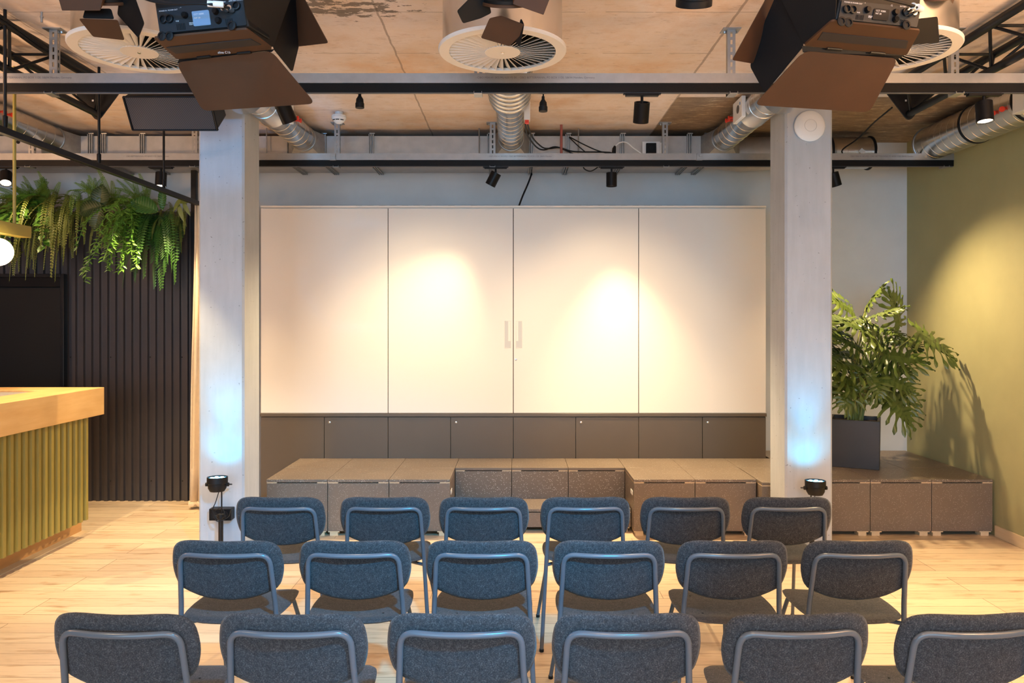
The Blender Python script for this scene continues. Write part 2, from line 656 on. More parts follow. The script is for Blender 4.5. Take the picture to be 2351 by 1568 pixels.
# end post of the cladding
struct('trim_1', MB().bb(CWX1, CWX1 + 0.045, CWY - 0.03, CWY + 0.02, 0, P(0, 392, CWY).z), 'black_metal', bevel=0.003)
# black door leaf let into the cladding behind the counter
DX1 = P(147, 0, 6.74).x
DT = P(0, 632, 6.74).z
d1 = struct('door_1', MB().bb(DX1 - 1.02, DX1 - 0.02, 6.745, 6.765, 0, DT - 0.02), 'door_black')
MB().bb(DX1 - 0.02, DX1 + 0.012, 6.715, 6.775, 0, DT + 0.012).build('door_frame', 'black_metal', d1, bevel=0.003)
MB().bb(DX1 - 1.02, DX1 - 0.02, 6.715, 6.775, DT - 0.02, DT + 0.012).build('door_frame', 'black_metal', d1, bevel=0.003)
MB().bb(DX1 - 1.02, DX1 - 0.02, 6.72, 6.744, DT - 0.105, DT - 0.02).build('top_rail', 'black_satin', d1, bevel=0.004)

# cream curtain gathered between cladding and column
mb = MB()
N = 46
rows = []
ctop, cbot = P(0, 470, 6.5).z, 0.03
for j in range(9):
    s = j / 8
    z = ctop + (cbot - ctop) * s
    xl = P(447, 0, 6.5).x + (P(432, 0, 6.5).x - P(447, 0, 6.5).x) * s
    xr = xl + 0.42
    rows.append([V((xl + (xr - xl) * i / (N - 1), 6.5 + 0.03 * math.sin(i * 0.9 + 0.6 * s) + 0.008 * math.sin(i * 2.3 + j), z)) for i in range(N)])
mb.add([p for r in rows for p in r], [(j * N + i, j * N + i + 1, (j + 1) * N + i + 1, (j + 1) * N + i) for j in range(8) for i in range(N - 1)])
cu = thing('curtain', 'cream curtain gathered beside the black corrugated wall, behind the concrete column', 'curtain', (-2.6, 6.5, 0))
o = mb.build('fabric', 'curtain_cream', cu, smooth=60)
sm = o.modifiers.new('thick', 'SOLIDIFY')
sm.thickness = 0.006
mb = MB().tube([r for r in [V((p.x, p.y, 0.045)) for p in rows[-1]]], 0.022, 8)
mb.build('weighted_hem', 'curtain_cream', cu)
MB().tube([(P(447, 0, 6.5).x, 6.5, ctop + 0.012), (P(447, 0, 6.5).x + 0.42, 6.5, ctop + 0.012)], 0.014, 8).build('header_rail', 'white_plastic', cu)

# ------------------------------------------------------------------ storage wall
CF = 6.559


def cx(px, D=CF):
    return (px - PX) * D / F


def cz(py, D=CF):
    return EYE - (py - PY) * D / F


wz0, wz1 = cz(949), cz(472)
t = thing('sliding_door_cabinet', 'tall white wall cabinet with four flush doors above the dark base cabinets', 'cabinet', (0, 6.75, wz0))
MB().bb(cx(598), cx(1759), CF + 0.02, BACK - 0.002, wz0, wz1).build('body', 'white_laminate', t)
MB().bb(cx(598), cx(1759), CF - 0.004, CF + 0.02, cz(476.5), wz1).build('top_rail', 'white_laminate', t, bevel=0.002)
edges = [598, 891, 1178.5, 1466.3, 1759]
for i in range(4):
    d = MB().bb(cx(edges[i]) + 0.0028, cx(edges[i + 1]) - 0.0028, CF, CF + 0.018, wz0 + 0.003, cz(478.6)).build('door', 'white_laminate', t, bevel=0.0015)
    if i in (1, 2):
        x0, x1 = (1158, 1173.5) if i == 1 else (1184, 1199)
        g0, g1 = (1158.8, 1166.5) if i == 1 else (1190.3, 1198)
        h = MB()
        a, b, zt, zb, zm = cx(x0), cx(x1), cz(736.5), cz(799.5), cz(783)
        w = 0.004
        h.bb(a, b, CF - 0.004, CF, zt - w, zt).bb(a, b, CF - 0.004, CF, zb, zb + w)
        h.bb(a, a + w, CF - 0.004, CF, zb + w, zt - w).bb(b - w, b, CF - 0.004, CF, zb + w, zt - w)
        if i == 1:
            h.bb(cx(g1), b - w, CF - 0.004, CF, zm, zt - w)
        else:
            h.bb(a + w, cx(g0), CF - 0.004, CF, zm, zt - w)
        hh = h.build('handle', 'white_laminate', d, bevel=0.001)
        MB().bb(a + w, b - w, CF - 0.0012, CF + 0.001, zb + w, zt - w).build('recess', 'handle_white', d)
    if i == 2:
        MB().lathe([(0.009, 0), (0.009, 0.004), (0.004, 0.005), (0.003, 0.002), (0, 0.002)], 16, (cx(1184.5), CF, cz(825)), (0, -1, 0)).build('lock', 'chrome', d)
mb = MB()
for i in range(28):
    if 6 < i < 18 and i % 2:
        continue
    x = cx(815 + i * 26.6)
    mb.bb(x, x + 0.055, CF + 0.03, CF + 0.034, wz1, wz1 + 0.006)
mb.build('vent_slots', 'dark_gap', t)
mb = MB()
for e in edges[1:4]:
    mb.bb(cx(e) - 0.003, cx(e) + 0.003, CF + 0.012, CF + 0.0195, wz0, cz(478))
mb.build('shadow_gap', 'dark_gap', t)

bz1 = cz(956.5)
be = [598, 744.3, 891, 1034.6, 1178.5, 1321.6, 1466.3, 1612.8, 1759]
nm = ['at the left end beside the concrete column', 'second from left, left of the middle joint', 'third from left, right of the middle joint', 'at the right end under the white doors']
for u in range(4):
    a, b = be[2 * u], be[2 * u + 2]
    t = thing('base_cabinet', 'low dark grey two-door base cabinet ' + nm[u], 'cabinet', ((cx(a) + cx(b)) / 2, 6.75, 0), 'dark base cabinets')
    MB().bb(cx(a), cx(b), CF + 0.02, BACK - 0.002, 0.0, bz1).build('body', 'dark_laminate', t)
    for k in range(2):
        x0, x1 = be[2 * u + k], be[2 * u + k + 1]
        d = MB().bb(cx(x0) + 0.0025, cx(x1) - 0.0025, CF, CF + 0.018, 0.02, bz1 - 0.006).build('door', 'dark_laminate', t, bevel=0.0015)
        if k == 1:
            MB().lathe([(0.0095, 0), (0.0095, 0.004), (0.0045, 0.006), (0, 0.006)], 16, (cx(x0 + 12.5), CF, cz(969.5)), (0, -1, 0)).build('lock', 'chrome', d)
single('cabinet_top', MB().bb(cx(597), cx(1760), CF - 0.006, BACK - 0.002, bz1, wz0), 'dark_laminate', 'thin dark shelf board between white cabinet doors and dark base cabinets', 'shelf board', bevel=0.003)

# ------------------------------------------------------------------ stage modules
SZ = 0.424
SF = 5.668
SM = 6.126
foot_me = None


def module(x0, x1, y0, y1, label, z1=SZ, grp='speckled stage boxes', hole=None):
    t = thing('stage_box', label, 'stage box', ((x0 + x1) / 2, (y0 + y1) / 2, 0), grp)
    g = 0.0012
    MB().bb(x0 + g, x1 - g, y0 + g, y1 - g, z1 - 0.021, z1).build('top_panel', 'stage_speckled', t, bevel=0.0015)
    MB().bb(x0 + g + 0.001, x1 - g - 0.001, y0 + 0.006, y1 - 0.004, 0.036, z1 - 0.028).build('body', 'stage_speckled', t, bevel=0.001)
    w = x1 - x0
    mb = MB()
    mb.bb(x0 + 0.003, x0 + w * 0.17, y0 + 0.004, y1 - 0.005, z1 - 0.028, z1 - 0.021).bb(x1 - w * 0.17, x1 - 0.003, y0 + 0.004, y1 - 0.005, z1 - 0.028, z1 - 0.021)
    mb.bb(x0 + w * 0.17, x1 - w * 0.17, y0 + 0.05, y1 - 0.05, z1 - 0.028, z1 - 0.021)
    mb.build('spacer', 'wood_light', t)
    for fx in (x0 + 0.045, x1 - 0.055):
        for fy in (y0 + 0.05, y1 - 0.05):
            MB().bb(fx - 0.03, fx + 0.03, fy - 0.035, fy + 0.035, 0.0, 0.028).bb(fx - 0.042, fx + 0.042, fy - 0.042, fy + 0.042, 0.028, 0.036).build('foot', 'wood_light', t)
    if hole:
        side, yy = hole
        xx = x1 - 0.0012 if side > 0 else x0 + 0.0012
        MB().slab([(xx, yy - 0.05, 0.29), (xx, yy + 0.05, 0.29), (xx, yy + 0.05, 0.325), (xx, yy - 0.05, 0.325)], 0.003, 0.016).build('grip_hole', 'white_plastic', t)
    return t


XS = [-1.873, -1.415, -0.956, -0.497, -0.040, 0.418, 0.876, 1.336, 1.795]
ordn = ['leftmost', 'second from left', 'third from left, beside the recess']
for i in range(3):
    module(XS[i], XS[i + 1], SF, SM, 'dark speckled stage box in the front row, ' + ordn[i], hole=(1, 5.8) if i == 2 else None)
for i in range(3):
    module(XS[i + 3], XS[i + 4], SM, 6.552, 'dark speckled stage box at the back of the recess, ' + ('left of the three', 'middle of the three', 'right of the three')[i])
module(XS[6], XS[7], SF, SM, 'dark speckled stage box just right of the recess', hole=(-1, 5.78))
module(XS[7], XS[8], SF, SM, 'dark speckled stage box second to the right of the recess')
module(1.80, 2.185, 5.56, SM, 'speckled stage box standing slightly forward behind the right concrete column')
module(2.19, 2.648, SF, SM, 'brown speckled stage box by the planter, left of the three near the green wall')
module(2.648, 3.107, SF, SM, 'brown speckled stage box by the planter, middle of the three near the green wall')
module(3.107, 3.565, SF, SM, 'brown speckled stage box in the front right corner touching the green wall')
for i, (a, b) in enumerate(zip(XS[:3], XS[1:4])):
    module(a, b, SM, 6.552, 'dark speckled stage box in the back row against base cabinets, ' + ('far left', 'second from left', 'third from left')[i])
module(XS[6], XS[7], SM, 6.552, 'dark speckled stage box in the back row, just right of the recess')
module(XS[7], XS[8], SM, 6.552, 'dark speckled stage box in the back row, second right of the recess')
module(XS[8], 2.19, SM, 6.552, 'dark speckled stage box in the back row behind the right concrete column')
module(2.19, 2.648, SM, 6.95, 'speckled stage box under the left half of the planter')
module(2.648, 3.107, SM, 6.95, 'speckled stage box under the right half of the planter')
module(3.107, 3.565, SM, 6.95, 'speckled stage box in the back right corner between white and green walls')
for i in range(3):
    module(XS[i + 3] + 0.002, XS[i + 4] - 0.002, 5.78, 6.12, 'low speckled step in the stage recess, ' + ('left of the three', 'middle of the three', 'right of the three')[i], z1=0.175, grp='low steps in the stage recess')

# ------------------------------------------------------------------ bar counter
t = thing('bar_counter', 'bar counter with maple top and olive corrugated front at left', 'counter', (-3.8, 4.5, 0))
TX, TY = -3.128, 5.75
z1, z0 = 1.108, 0.903
mb = MB()
mb.bb(TX - 0.31, TX, 1.0, TY, z0, z1)
mb.bb(-6.4, TX - 0.31, TY - 0.27, TY, z0, z1)
mb.build('wooden_rim', 'wood_maple', t, bevel=0.003)
MB().bb(-6.4, TX - 0.311, 5.18, TY - 0.271, 1.02, 1.095).build('stone_inset', 'ledge_stone', t)
MB().bb(-6.4, TX - 0.311, 1.0, 5.17, 0.85, 0.9).build('inner_worktop', 'dark_laminate', t)
cp = corr_profile(1.0, 5.674, 0.070, 0.026)
n = len(cp)
mb = MB()
vs = [(-3.226 + d, a, 0.128) for a, d in cp] + [(-3.226 + d, a, 0.905) for a, d in cp]
mb.add(vs, [(i, i + 1, n + i + 1, n + i) for i in range(n - 1)])
mb.bb(-3.26, -3.228, 1.0, 5.674, 0.128, 0.905)
mb.build('corrugated_front', 'olive_enamel', t, smooth=0, recalc=False)
cp = corr_profile(-6.4, -3.2, 0.070, 0.026)
n = len(cp)
mb = MB()
vs = [(a, 5.648 + d, 0.128) for a, d in cp] + [(a, 5.648 + d, 0.905) for a, d in cp]
mb.add(vs, [(i, i + 1, n + i + 1, n + i) for i in range(n - 1)])
mb.build('corrugated_end', 'olive_enamel', t, smooth=0, recalc=False)
MB().bb(-6.4, -3.235, 1.0, 5.64, 0.116, 0.128).build('edge_profile', 'olive_enamel', t)
MB().bb(-6.4, -3.33, 1.0, 5.8, 0.0, 0.116).build('plinth', 'wood_plinth', t)
struct('trim_2', MB().bb(-3.33, -3.265, 1.0, 5.82, 0, 0.004).bb(-3.2635, -3.260, 1.0, 5.82, 0, 0.0035), 'wood_light')

# ------------------------------------------------------------------ chairs
def back_outline():
    half = [(0.0, 0.0), (0.065, 0.005), (0.119, 0.017), (0.177, 0.041), (0.1925, 0.055), (0.204, 0.073), (0.214, 0.110), (0.2165, 0.147), (0.2105, 0.194), (0.199, 0.218), (0.177, 0.2345), (0.134, 0.2425), (0.07, 0.242), (0.0, 0.240)]
    pts = bez([(x, 0, z) for x, z in half], 36)
    r = [(p.x, p.z) for p in pts]
    return r + [(-x, z) for x, z in r[-2:0:-1]]


def pad(outline, center, fy, th, rings=(0.0, 0.35, 0.65, 0.86, 0.95, 1.0)):
    """two skins and a rounded rim around an outline (x, z); fy(x, z) gives the y of the middle surface"""
    n = len(outline)
    mb = MB()
    vs, fs = [], []

    def prof(s):
        return math.sqrt(max(0.0, 1 - max(0, (s - 0.86) / 0.14) ** 2)) if s > 0.86 else 1.0
    for side in (1, -1):
        base = len(vs)
        vs.append(V((center[0], fy(center[0], center[1]) + side * th / 2, center[1])))
        for s in rings[1:]:
            for (x, z) in outline:
                X = center[0] + (x - center[0]) * s
                Z = center[1] + (z - center[1]) * s
                vs.append(V((X, fy(X, Z) + side * th / 2 * prof(s), Z)))
        m = len(rings) - 1
        for k in range(n):
            k2 = (k + 1) % n
            f = (base, base + 1 + k, base + 1 + k2)
            fs.append(f if side > 0 else f[::-1])
            for r in range(m - 1):
                a = base + 1 + r * n
                f = (a + k, a + n + k, a + n + k2, a + k2)
                fs.append(f if side > 0 else f[::-1])
    mb.add(vs, fs)
    return mb


HC = 0.77


def make_chair():
    t = thing('stacking_chair', '', 'chair', (0, 0, 0), 'audience chairs')
    zb = HC - 0.243
    tilt = 0.19
    mb = pad(back_outline(), (0, 0.125), lambda x, z: 0.045 - (z) * tilt + 0.45 * x * x, 0.024)
    for p in mb.v:
        p.z += zb
    o = mb.build('backrest', 'felt_grey', t, local=True, smooth=50)
    bm = bmesh.new()
    bm.from_mesh(o.data)
    bmesh.ops.remove_doubles(bm, verts=bm.verts, dist=1e-5)
    bm.to_mesh(o.data)
    bm.free()
    # seat: rounded plan, dished, front edge rolled down
    half = [(0.0, -0.012), (0.08, -0.010), (0.135, 0.004), (0.172, 0.035), (0.190, 0.085), (0.196, 0.15), (0.197, 0.20), (0.193, 0.27), (0.181, 0.335), (0.157, 0.385), (0.115, 0.418), (0.06, 0.430), (0.0, 0.432)]
    pts = bez([(x, y, 0) for x, y in half], 40)
    r = [(p.x, p.y) for p in pts]
    ol = r + [(-x, y) for x, y in r[-2:0:-1]]
    mb = pad(ol, (0, 0.2), lambda x, y: 0.45 + 0.30 * x * x - 0.9 * max(0, y - 0.33) ** 1.5 + 0.10 * max(0, 0.08 - y), 0.017)
    for p in mb.v:
        p.y, p.z = p.z, p.y
    o = mb.build('seat', 'felt_grey', t, local=True, smooth=50)
    bm = bmesh.new()
    bm.from_mesh(o.data)
    bmesh.ops.remove_doubles(bm, verts=bm.verts, dist=1e-5)
    bm.to_mesh(o.data)
    bm.free()
    R = 0.0098
    yb = 0.0
    bar = [(-0.181, 0.032, 0.555), (-0.172, -0.011 + 0.026, 0.715), (-0.09, -0.020, 0.717), (0, -0.024, 0.717), (0.09, -0.020, 0.717), (0.172, -0.011 + 0.026, 0.715), (0.181, 0.032, 0.555)]
    path = fillet([bar[0], (-0.172, 0.004, 0.716), (-0.06, -0.022, 0.716), (0.06, -0.022, 0.716), (0.172, 0.004, 0.716), bar[-1]], [0.045, 0.05, 0.05, 0.045], 6)
    MB().tube(path, R, 12).build('back_frame', 'chair_steel', t, local=True, smooth=60)
    for s in (-1, 1):
        lp = fillet([(s * 0.1808, 0.0309, 0.5565), (s * 0.183, 0.038, 0.525), (s * 0.207, 0.086, 0.012)], 0.02, 4)
        lg = MB().tube(lp, R, 12).build('leg', 'chair_steel', t, local=True, smooth=60)
        MB().cyl((s * 0.207, 0.086, 0.014), (s * 0.2073, 0.0865, 0.0), 0.011, 12).build('glide', 'black_rubber', lg, local=True)
        fp = fillet([(s * 0.10, 0.330, 0.432), (s * 0.152, 0.345, 0.430), (s * 0.205, 0.52, 0.012)], 0.022, 5)
        lg = MB().tube(fp, R * 0.92, 12).build('leg', 'chair_steel', t, local=True, smooth=60)
        MB().cyl((s * 0.205, 0.52, 0.014), (s * 0.205, 0.521, 0.0), 0.0105, 12).build('glide', 'black_rubber', lg, local=True)
    mb = MB()
    mb.tube([(-0.187, 0.0465, 0.434), (-0.12, 0.10, 0.431), (-0.10, 0.340, 0.430)], 0.008, 10)
    mb.tube([(0.187, 0.0465, 0.434), (0.12, 0.10, 0.431), (0.10, 0.340, 0.430)], 0.008, 10)
    mb.tube([(-0.10, 0.340, 0.430), (0.10, 0.340, 0.430)], 0.008, 10)
    mb.build('seat_frame', 'chair_steel', t, local=True, smooth=60)
    for (x, y) in ((-0.10, 0.085), (0.10, 0.085), (-0.105, 0.27), (0.105, 0.27)):
        z = 0.45 + 0.30 * x * x + 0.0085
        MB().lathe([(0.004, -0.001), (0.004, 0.001), (0, 0.0015)], 8, (x, y, z)).build('rivet', 'black_metal', t, local=True)
    return t


chair = make_chair()
rows = ((3.60, (638.5, 881, 1110, 1345.5, 1577, 1812), 'front row near the stage'),
        (2.883, (514.5, 810.5, 1105.5, 1399.5, 1686.5, 1977.5), 'middle row'),
        (2.159, (275, 664.5, 1058, 1443, 1838, 2240), 'row closest to the camera'))
pos = ['leftmost', 'second from left', 'third from left', 'fourth from left', 'fifth from left', 'rightmost']
yaws = [[1.5, 0, 0, -1, 0, 0], [1.5, 0, 0, 0.5, -0.5, -0.5], [2.5, 1.0, 0.5, -1.0, -2.5, -2.5]]
first = True
for ri, (D, xs, rn) in enumerate(rows):
    for ci, px in enumerate(xs):
        lab = 'grey felt chair, %s in the %s' % (pos[ci], rn)
        loc = ((px - PX) * D / F, D, 0)
        c = chair if first else copy_thing(chair, loc, lab)
        c.location = loc
        c['label'] = lab
        c.rotation_euler = (0, 0, math.radians(-yaws[ri][ci]))
        first = False

# ------------------------------------------------------------------ overhead: rails
RZ = 2.985
FR, RR = 4.213, 6.21


def rail(y, x0, x1, label, marks):
    t = thing('lighting_rail', label, 'lighting rail', ((x0 + x1) / 2, y, RZ), 'ceiling lighting rails')
    mb = MB()
    mb.bb(x0, x1, y, y + 0.003, RZ - 0.052, RZ).bb(x0, x1, y + 0.003, y + 0.041, RZ - 0.055, RZ - 0.052).bb(x0, x1, y + 0.038, y + 0.041, RZ - 0.052, RZ)
    mb.bb(x0, x1, y - 0.003, y, RZ - 0.055, RZ - 0.050)
    mb.build('steel_channel', 'galvanised', t)
    mb = MB()
    mb.bb(x0 + 0.002, x1 - 0.03, y + 0.004, y + 0.037, RZ - 0.104, RZ - 0.0555)
    mb.build('track', 'black_satin', t, bevel=0.002)
    MB().bb(x0 + 0.002, x1 - 0.03, y + 0.010, y + 0.031, RZ - 0.107, RZ - 0.104).build('track_lip', 'plastic_grey', t)
    for px, s in marks:
        text('printed_marking', s, (cx(px, y), y - 0.0008, RZ - 0.030), 0.016, 'print_grey', t)
    return t


rail(FR, -3.6, WX - 0.05, 'front lighting rail of galvanised channel and black track under the air outlets', [(-8, 'OBO BETTERMANN, PO BOX 1120, 58694 Menden, Germany'), (1092, '- OBO MS4141 SKS-MU 620 FS EK - OBO BETTERMANN, PO BOX 1120, 58694 Menden, Germany')])
rail(RR, -6.0, (2213 - PX) * RR / F, 'rear lighting rail of galvanised channel and black track in front of the air duct', [(290, 'OBO BETTERMANN, PO BOX 1120, 58694 Menden'), (1120, '- OBO MS4141 SKS-MU - OBO BETTERMANN, PO BOX 1120, 58694 Menden'), (1950, '- OBO MS4141 SKS-MU - OBO BETTERMANN, PO BOX 1120, 58694 Menden')])


def hanger(x, y, label, low=0.055):
    t = thing('rail_hanger', label, 'hanger', (x, y + 0.06, ZC), 'slotted steel hangers of the rails')
    mb = MB()
    zt, zb = ZC - 0.004, RZ - 0.055 - low
    w, d = 0.045, 0.03
    y0 = y + 0.046
    # slotted front and side faces: built as bands between the slots
    k = 0
    z = zt
    while z > zb + 0.01:
        z2 = max(zb, z - 0.016)
        mb.bb(x - w / 2, x + w / 2, y0, y0 + 0.002, z2, z)
        mb.bb(x + w / 2 - 0.002, x + w / 2, y0 + 0.002, y0 + d, z2, z)
        z = z2
        z2 = max(zb, z - 0.026)
        if z2 < z:
            mb.bb(x - w / 2, x - 0.006, y0, y0 + 0.002, z2, z).bb(x + 0.006, x + w / 2, y0, y0 + 0.002, z2, z)
            mb.bb(x + w / 2 - 0.002, x + w / 2, y0 + 0.002, y0 + 0.008, z2, z).bb(x + w / 2 - 0.002, x + w / 2, y0 + 0.020, y0 + d, z2, z)
        z = z2
    mb.bb(x - w / 2, x - w / 2 + 0.002, y0 + 0.002, y0 + d, zb, zt)
    mb.build('slotted_post', 'galvanised', t)
    MB().bb(x - 0.05, x + 0.05, y0 - 0.02, y0 + 0.06, ZC - 0.005, ZC).build('ceiling_plate', 'galvanised', t)
    mb = MB()
    mb.prism([(x - w / 2, y0 + 0.032, zb + 0.045), (x - w / 2, y0 + 0.032, zb), (x - w / 2, y0 - 0.05, zb), (x - w / 2, y0 - 0.05, zb + 0.008)], (0.002, 0, 0))
    mb.prism([(x + w / 2, y0 + 0.032, zb + 0.045), (x + w / 2, y0 + 0.032, zb), (x + w / 2, y0 - 0.05, zb), (x + w / 2, y0 - 0.05, zb + 0.008)], (-0.002, 0, 0))
    mb.bb(x - w / 2, x + w / 2, y0 - 0.05, y0 + 0.032, zb - 0.002, zb)
    mb.build('foot_bracket', 'galvanised', t)
    for s in (-0.03, 0.03):
        MB().lathe([(0.009, 0), (0.009, -0.006), (0.005, -0.012), (0, -0.012)], 8, (x + s, y0 + 0.03, ZC - 0.005)).build('anchor_bolt', 'galvanised', t)
    return t


for px, y, l in ((123, FR, 'slotted steel hanger of the front rail beside the left truss'), (1098, FR, 'slotted steel hanger of the front rail behind the middle air outlet'), (1679, FR, 'slotted steel hanger of the front rail left of the orange barn door'), (2192, FR, 'slotted steel hanger of the front rail beside the right truss'),
                 (72, RR, 'slotted steel hanger of the rear rail at far left above the plants'), (447, RR, 'slotted steel hanger of the rear rail beside the left concrete column'), (774, RR, 'slotted steel hanger of the rear rail under the smoke detector'), (1131, RR, 'slotted steel hanger of the rear rail left of the middle duct'), (1527, RR, 'slotted steel hanger of the rear rail beside the black socket'), (2166, RR, 'slotted steel hanger at the right end of the rear rail')):
    hanger(cx(px, y + 0.05), y, l)
for px, l in ((765, 'small steel clamp on the rear rail below the smoke detector'), (1605, 'small steel clamp on the rear rail left of the right column')):
    x = cx(px, RR)
    mb = MB().bb(x - 0.02, x + 0.02, RR - 0.009, RR - 0.0035, RZ - 0.054, RZ - 0.002).bb(x - 0.003, x + 0.022, RR - 0.02, RR - 0.009, RZ - 0.03, RZ - 0.012).bb(x - 0.026, x + 0.026, RR - 0.012, RR - 0.0035, RZ - 0.060, RZ - 0.05)
    single('rail_clamp', mb, 'galvanised', l, 'clamp', 'rail clamps', bevel=0.001)


# ------------------------------------------------------------------ track spotlights
def spot(px, y, axis, label, lit=False, energy=0, size=80, blend=0.6, r=0.0435, ln=0.112, drop=0.045, aim=None, col=WARM2):
    x = cx(px, y + 0.02)
    zb = RZ - 0.107
    yc = y + 0.0205
    t = thing('track_spotlight', label, 'spotlight', (x, yc, zb), 'black track spotlights')
    mb = MB().bb(x - 0.092, x + 0.092, yc - 0.015, yc + 0.015, zb - 0.016, zb)
    mb.bb(x - 0.105, x - 0.092, yc - 0.012, yc + 0.012, zb - 0.007, zb).bb(x + 0.092, x + 0.105, yc - 0.012, yc + 0.012, zb - 0.007, zb)
    mb.build('adapter', 'black_satin', t, bevel=0.002)
    a = V(axis).normalized()
    pivot = V((x, yc, zb - 0.016 - drop))
    MB().cyl((x, yc, zb - 0.014), pivot - V((0, 0, 0.02)), 0.008, 12).build('stem', 'black_satin', t)
    top = pivot - a * 0.012
    q = top + a * ln
    hd = MB().lathe([(r * 0.82, 0.010), (r * 0.86, 0.0), (r, 0.0), (r, ln), (r * 0.9, ln), (r * 0.86, ln - 0.012), (0.0, ln - 0.012), (0.0, 0.010)], 32, top, a).build('head', 'black_satin', t)
    MB().lathe([(r * 0.84, 0), (r * 0.84, 0.002)], 24, q - a * 0.008, a).build('lens', 'lamp_glow' if lit else 'lens_glass', t)
    if energy:
        l = light('SPOT', 'spot_beam', q + a * 0.012, (q + a) if aim is None else aim, energy, col, spot_size=math.radians(size), spot_blend=blend, shadow_soft_size=0.03)
    return t


spot(1474, FR, (0.0, 0.45, -0.9), 'black track spotlight on the front rail right of the middle outlet', energy=175, size=60, blend=0.9, aim=(0.78, 6.5, 1.25))
spot(648, FR, (0.28, 0.5, -0.85), 'black tilted track spotlight peeking out below the left barn door', energy=160, size=60, blend=0.9, aim=(-0.65, 6.5, 1.25))
spot(2259, FR, (0.0, -0.12, -1), 'black lit track spotlight on the front rail beside the right duct', lit=True, energy=300, size=84, blend=0.8, aim=(2.8, 3.5, 0))
spot(14, RR, (0.30, -0.5, -0.85), 'black lit track spotlight at far left above the hanging plants', lit=True, energy=12, size=120, aim=(-3.9, 6.35, 1.2))
spot(370, RR, (0.0, -0.1, -1), 'black lit track spotlight above the hanging plants beside the slim rod', lit=True, energy=260, size=90, aim=(-2.6, 5.4, 0))
spot(1138, RR, (-0.42, 0.1, -0.8), 'black tilted track spotlight on the rear rail above the white doors', energy=360, size=86, blend=0.9, aim=(-1.25, 5.72, 0.75))
spot(1404, RR, (0.0, 0.0, -1), 'black upright track spotlight on the rear rail above the white doors', energy=640, size=78, blend=1.0, aim=(1.0, 5.8, 0.42))
spot(1913, RR, (0.32, 0.15, -0.9), 'black track spotlight half hidden behind the right concrete column', energy=300, size=118, blend=0.9, aim=(3.1, 5.2, 0.2))

# ------------------------------------------------------------------ air outlets and ducts
def outlet(x, y, label):
    zb = 2.862
    t = thing('air_outlet', label, 'air outlet', (x, y, zb), 'round ceiling air outlets')
    MB().lathe([(0.279, 0.02), (0.279, ZC - zb), (0.275, ZC - zb), (0.275, 0.02), (0.279, 0.02)], 56, (x, y, zb), cap=False).build('plenum', 'spiral_duct', t)
    MB().lathe([(0.250, 0.0), (0.295, 0.0), (0.299, 0.006), (0.299, 0.016), (0.279, 0.022), (0.250, 0.014), (0.250, 0.0)], 64, (x, y, zb), cap=False).build('rim', 'white_enamel', t)
    h = MB().lathe([(0.0, 0.0), (0.082, 0.0), (0.084, 0.003), (0.080, 0.010), (0.0, 0.010)], 40, (x, y, zb)).build('hub', 'white_enamel', t)
    MB().lathe([(0.0, -0.003), (0.007, -0.003), (0.009, 0.0)], 12, (x, y, zb)).build('screw', 'chrome', h)
    MB().lathe([(0.0, 0.16), (0.274, 0.16), (0.274, 0.165), (0.0, 0.165)], 40, (x, y, zb)).build('throat', 'black_rubber', t)
    bl = None
    for k in range(40):
        a = 2 * PI * k / 40
        if bl is None:
            bm_ = MB()
            r0, r1 = 0.080, 0.252
            w0, w1 = 0.010, 0.034
            tl = math.radians(38)
            pts = []
            for (rr_, w) in ((r0, w0), (r1, w1)):
                pts.append((rr_, 0, 0.001))
                pts.append((rr_, w * math.cos(tl), 0.001 + w * math.sin(tl)))
            nrm = V((0, -math.sin(tl), math.cos(tl))) * 0.0016
            bm_.prism([V(pts[0]), V(pts[2]), V(pts[3]), V(pts[1])], nrm)
            bl = bm_.build('blade', 'white_enamel', t, local=True, smooth=0)
            b = bl
        else:
            b = bl.copy()
            COL.objects.link(b)
            b.parent = t
        b.rotation_euler = (0, 0, a)
    return t


outlet(-1.767, 3.55, 'round white swirl air outlet at left, partly behind the dark barn door')
outlet(-0.066, 3.55, 'round white swirl air outlet in the middle of the ceiling')
outlet(1.752, 3.55, 'round white swirl air outlet at right, mostly behind the orange barn door')

DZ0, DZ1, DY0 = 2.968, 3.19, 6.47
t = thing('air_duct', 'long rectangular galvanised air duct along the top of the back wall', 'air duct', (-1.5, 6.7, DZ0))
MB().bb(-7.5, 1.62, DY0, BACK - 0.02, DZ0, DZ1).build('sheet_body', 'duct_sheet', t)
for px in (206, 236, 325, 664, 742, 852, 1124, 1220, 1304, 1429, 1583, 1622):
    x = cx(px, DY0 - 0.02)
    mb = MB()
    for s in (-0.021, -0.004, 0.013):
        mb.bb(x + s, x + s + 0.008, DY0 - 0.022, DY0, DZ0 - 0.02, DZ1 + 0.012)
        mb.bb(x + s, x + s + 0.008, DY0, BACK - 0.02, DZ0 - 0.02, DZ0)
    f = mb.build('flange', 'galvanised_dull', t)
    MB().cyl((x - 0.014, DY0 - 0.012, DZ1 + 0.02), (x + 0.03, DY0 - 0.012, DZ1 + 0.02), 0.006, 8).build('flange_bolt', 'galvanised', f)
for px in (36, 44):
    pass
MB().lathe([(0.016, 0), (0.016, 0.004), (0.010, 0.004), (0, 0.002)], 16, P(42, 326, DY0), (0, -1, 0)).build('test_port', 'black_rubber', t)


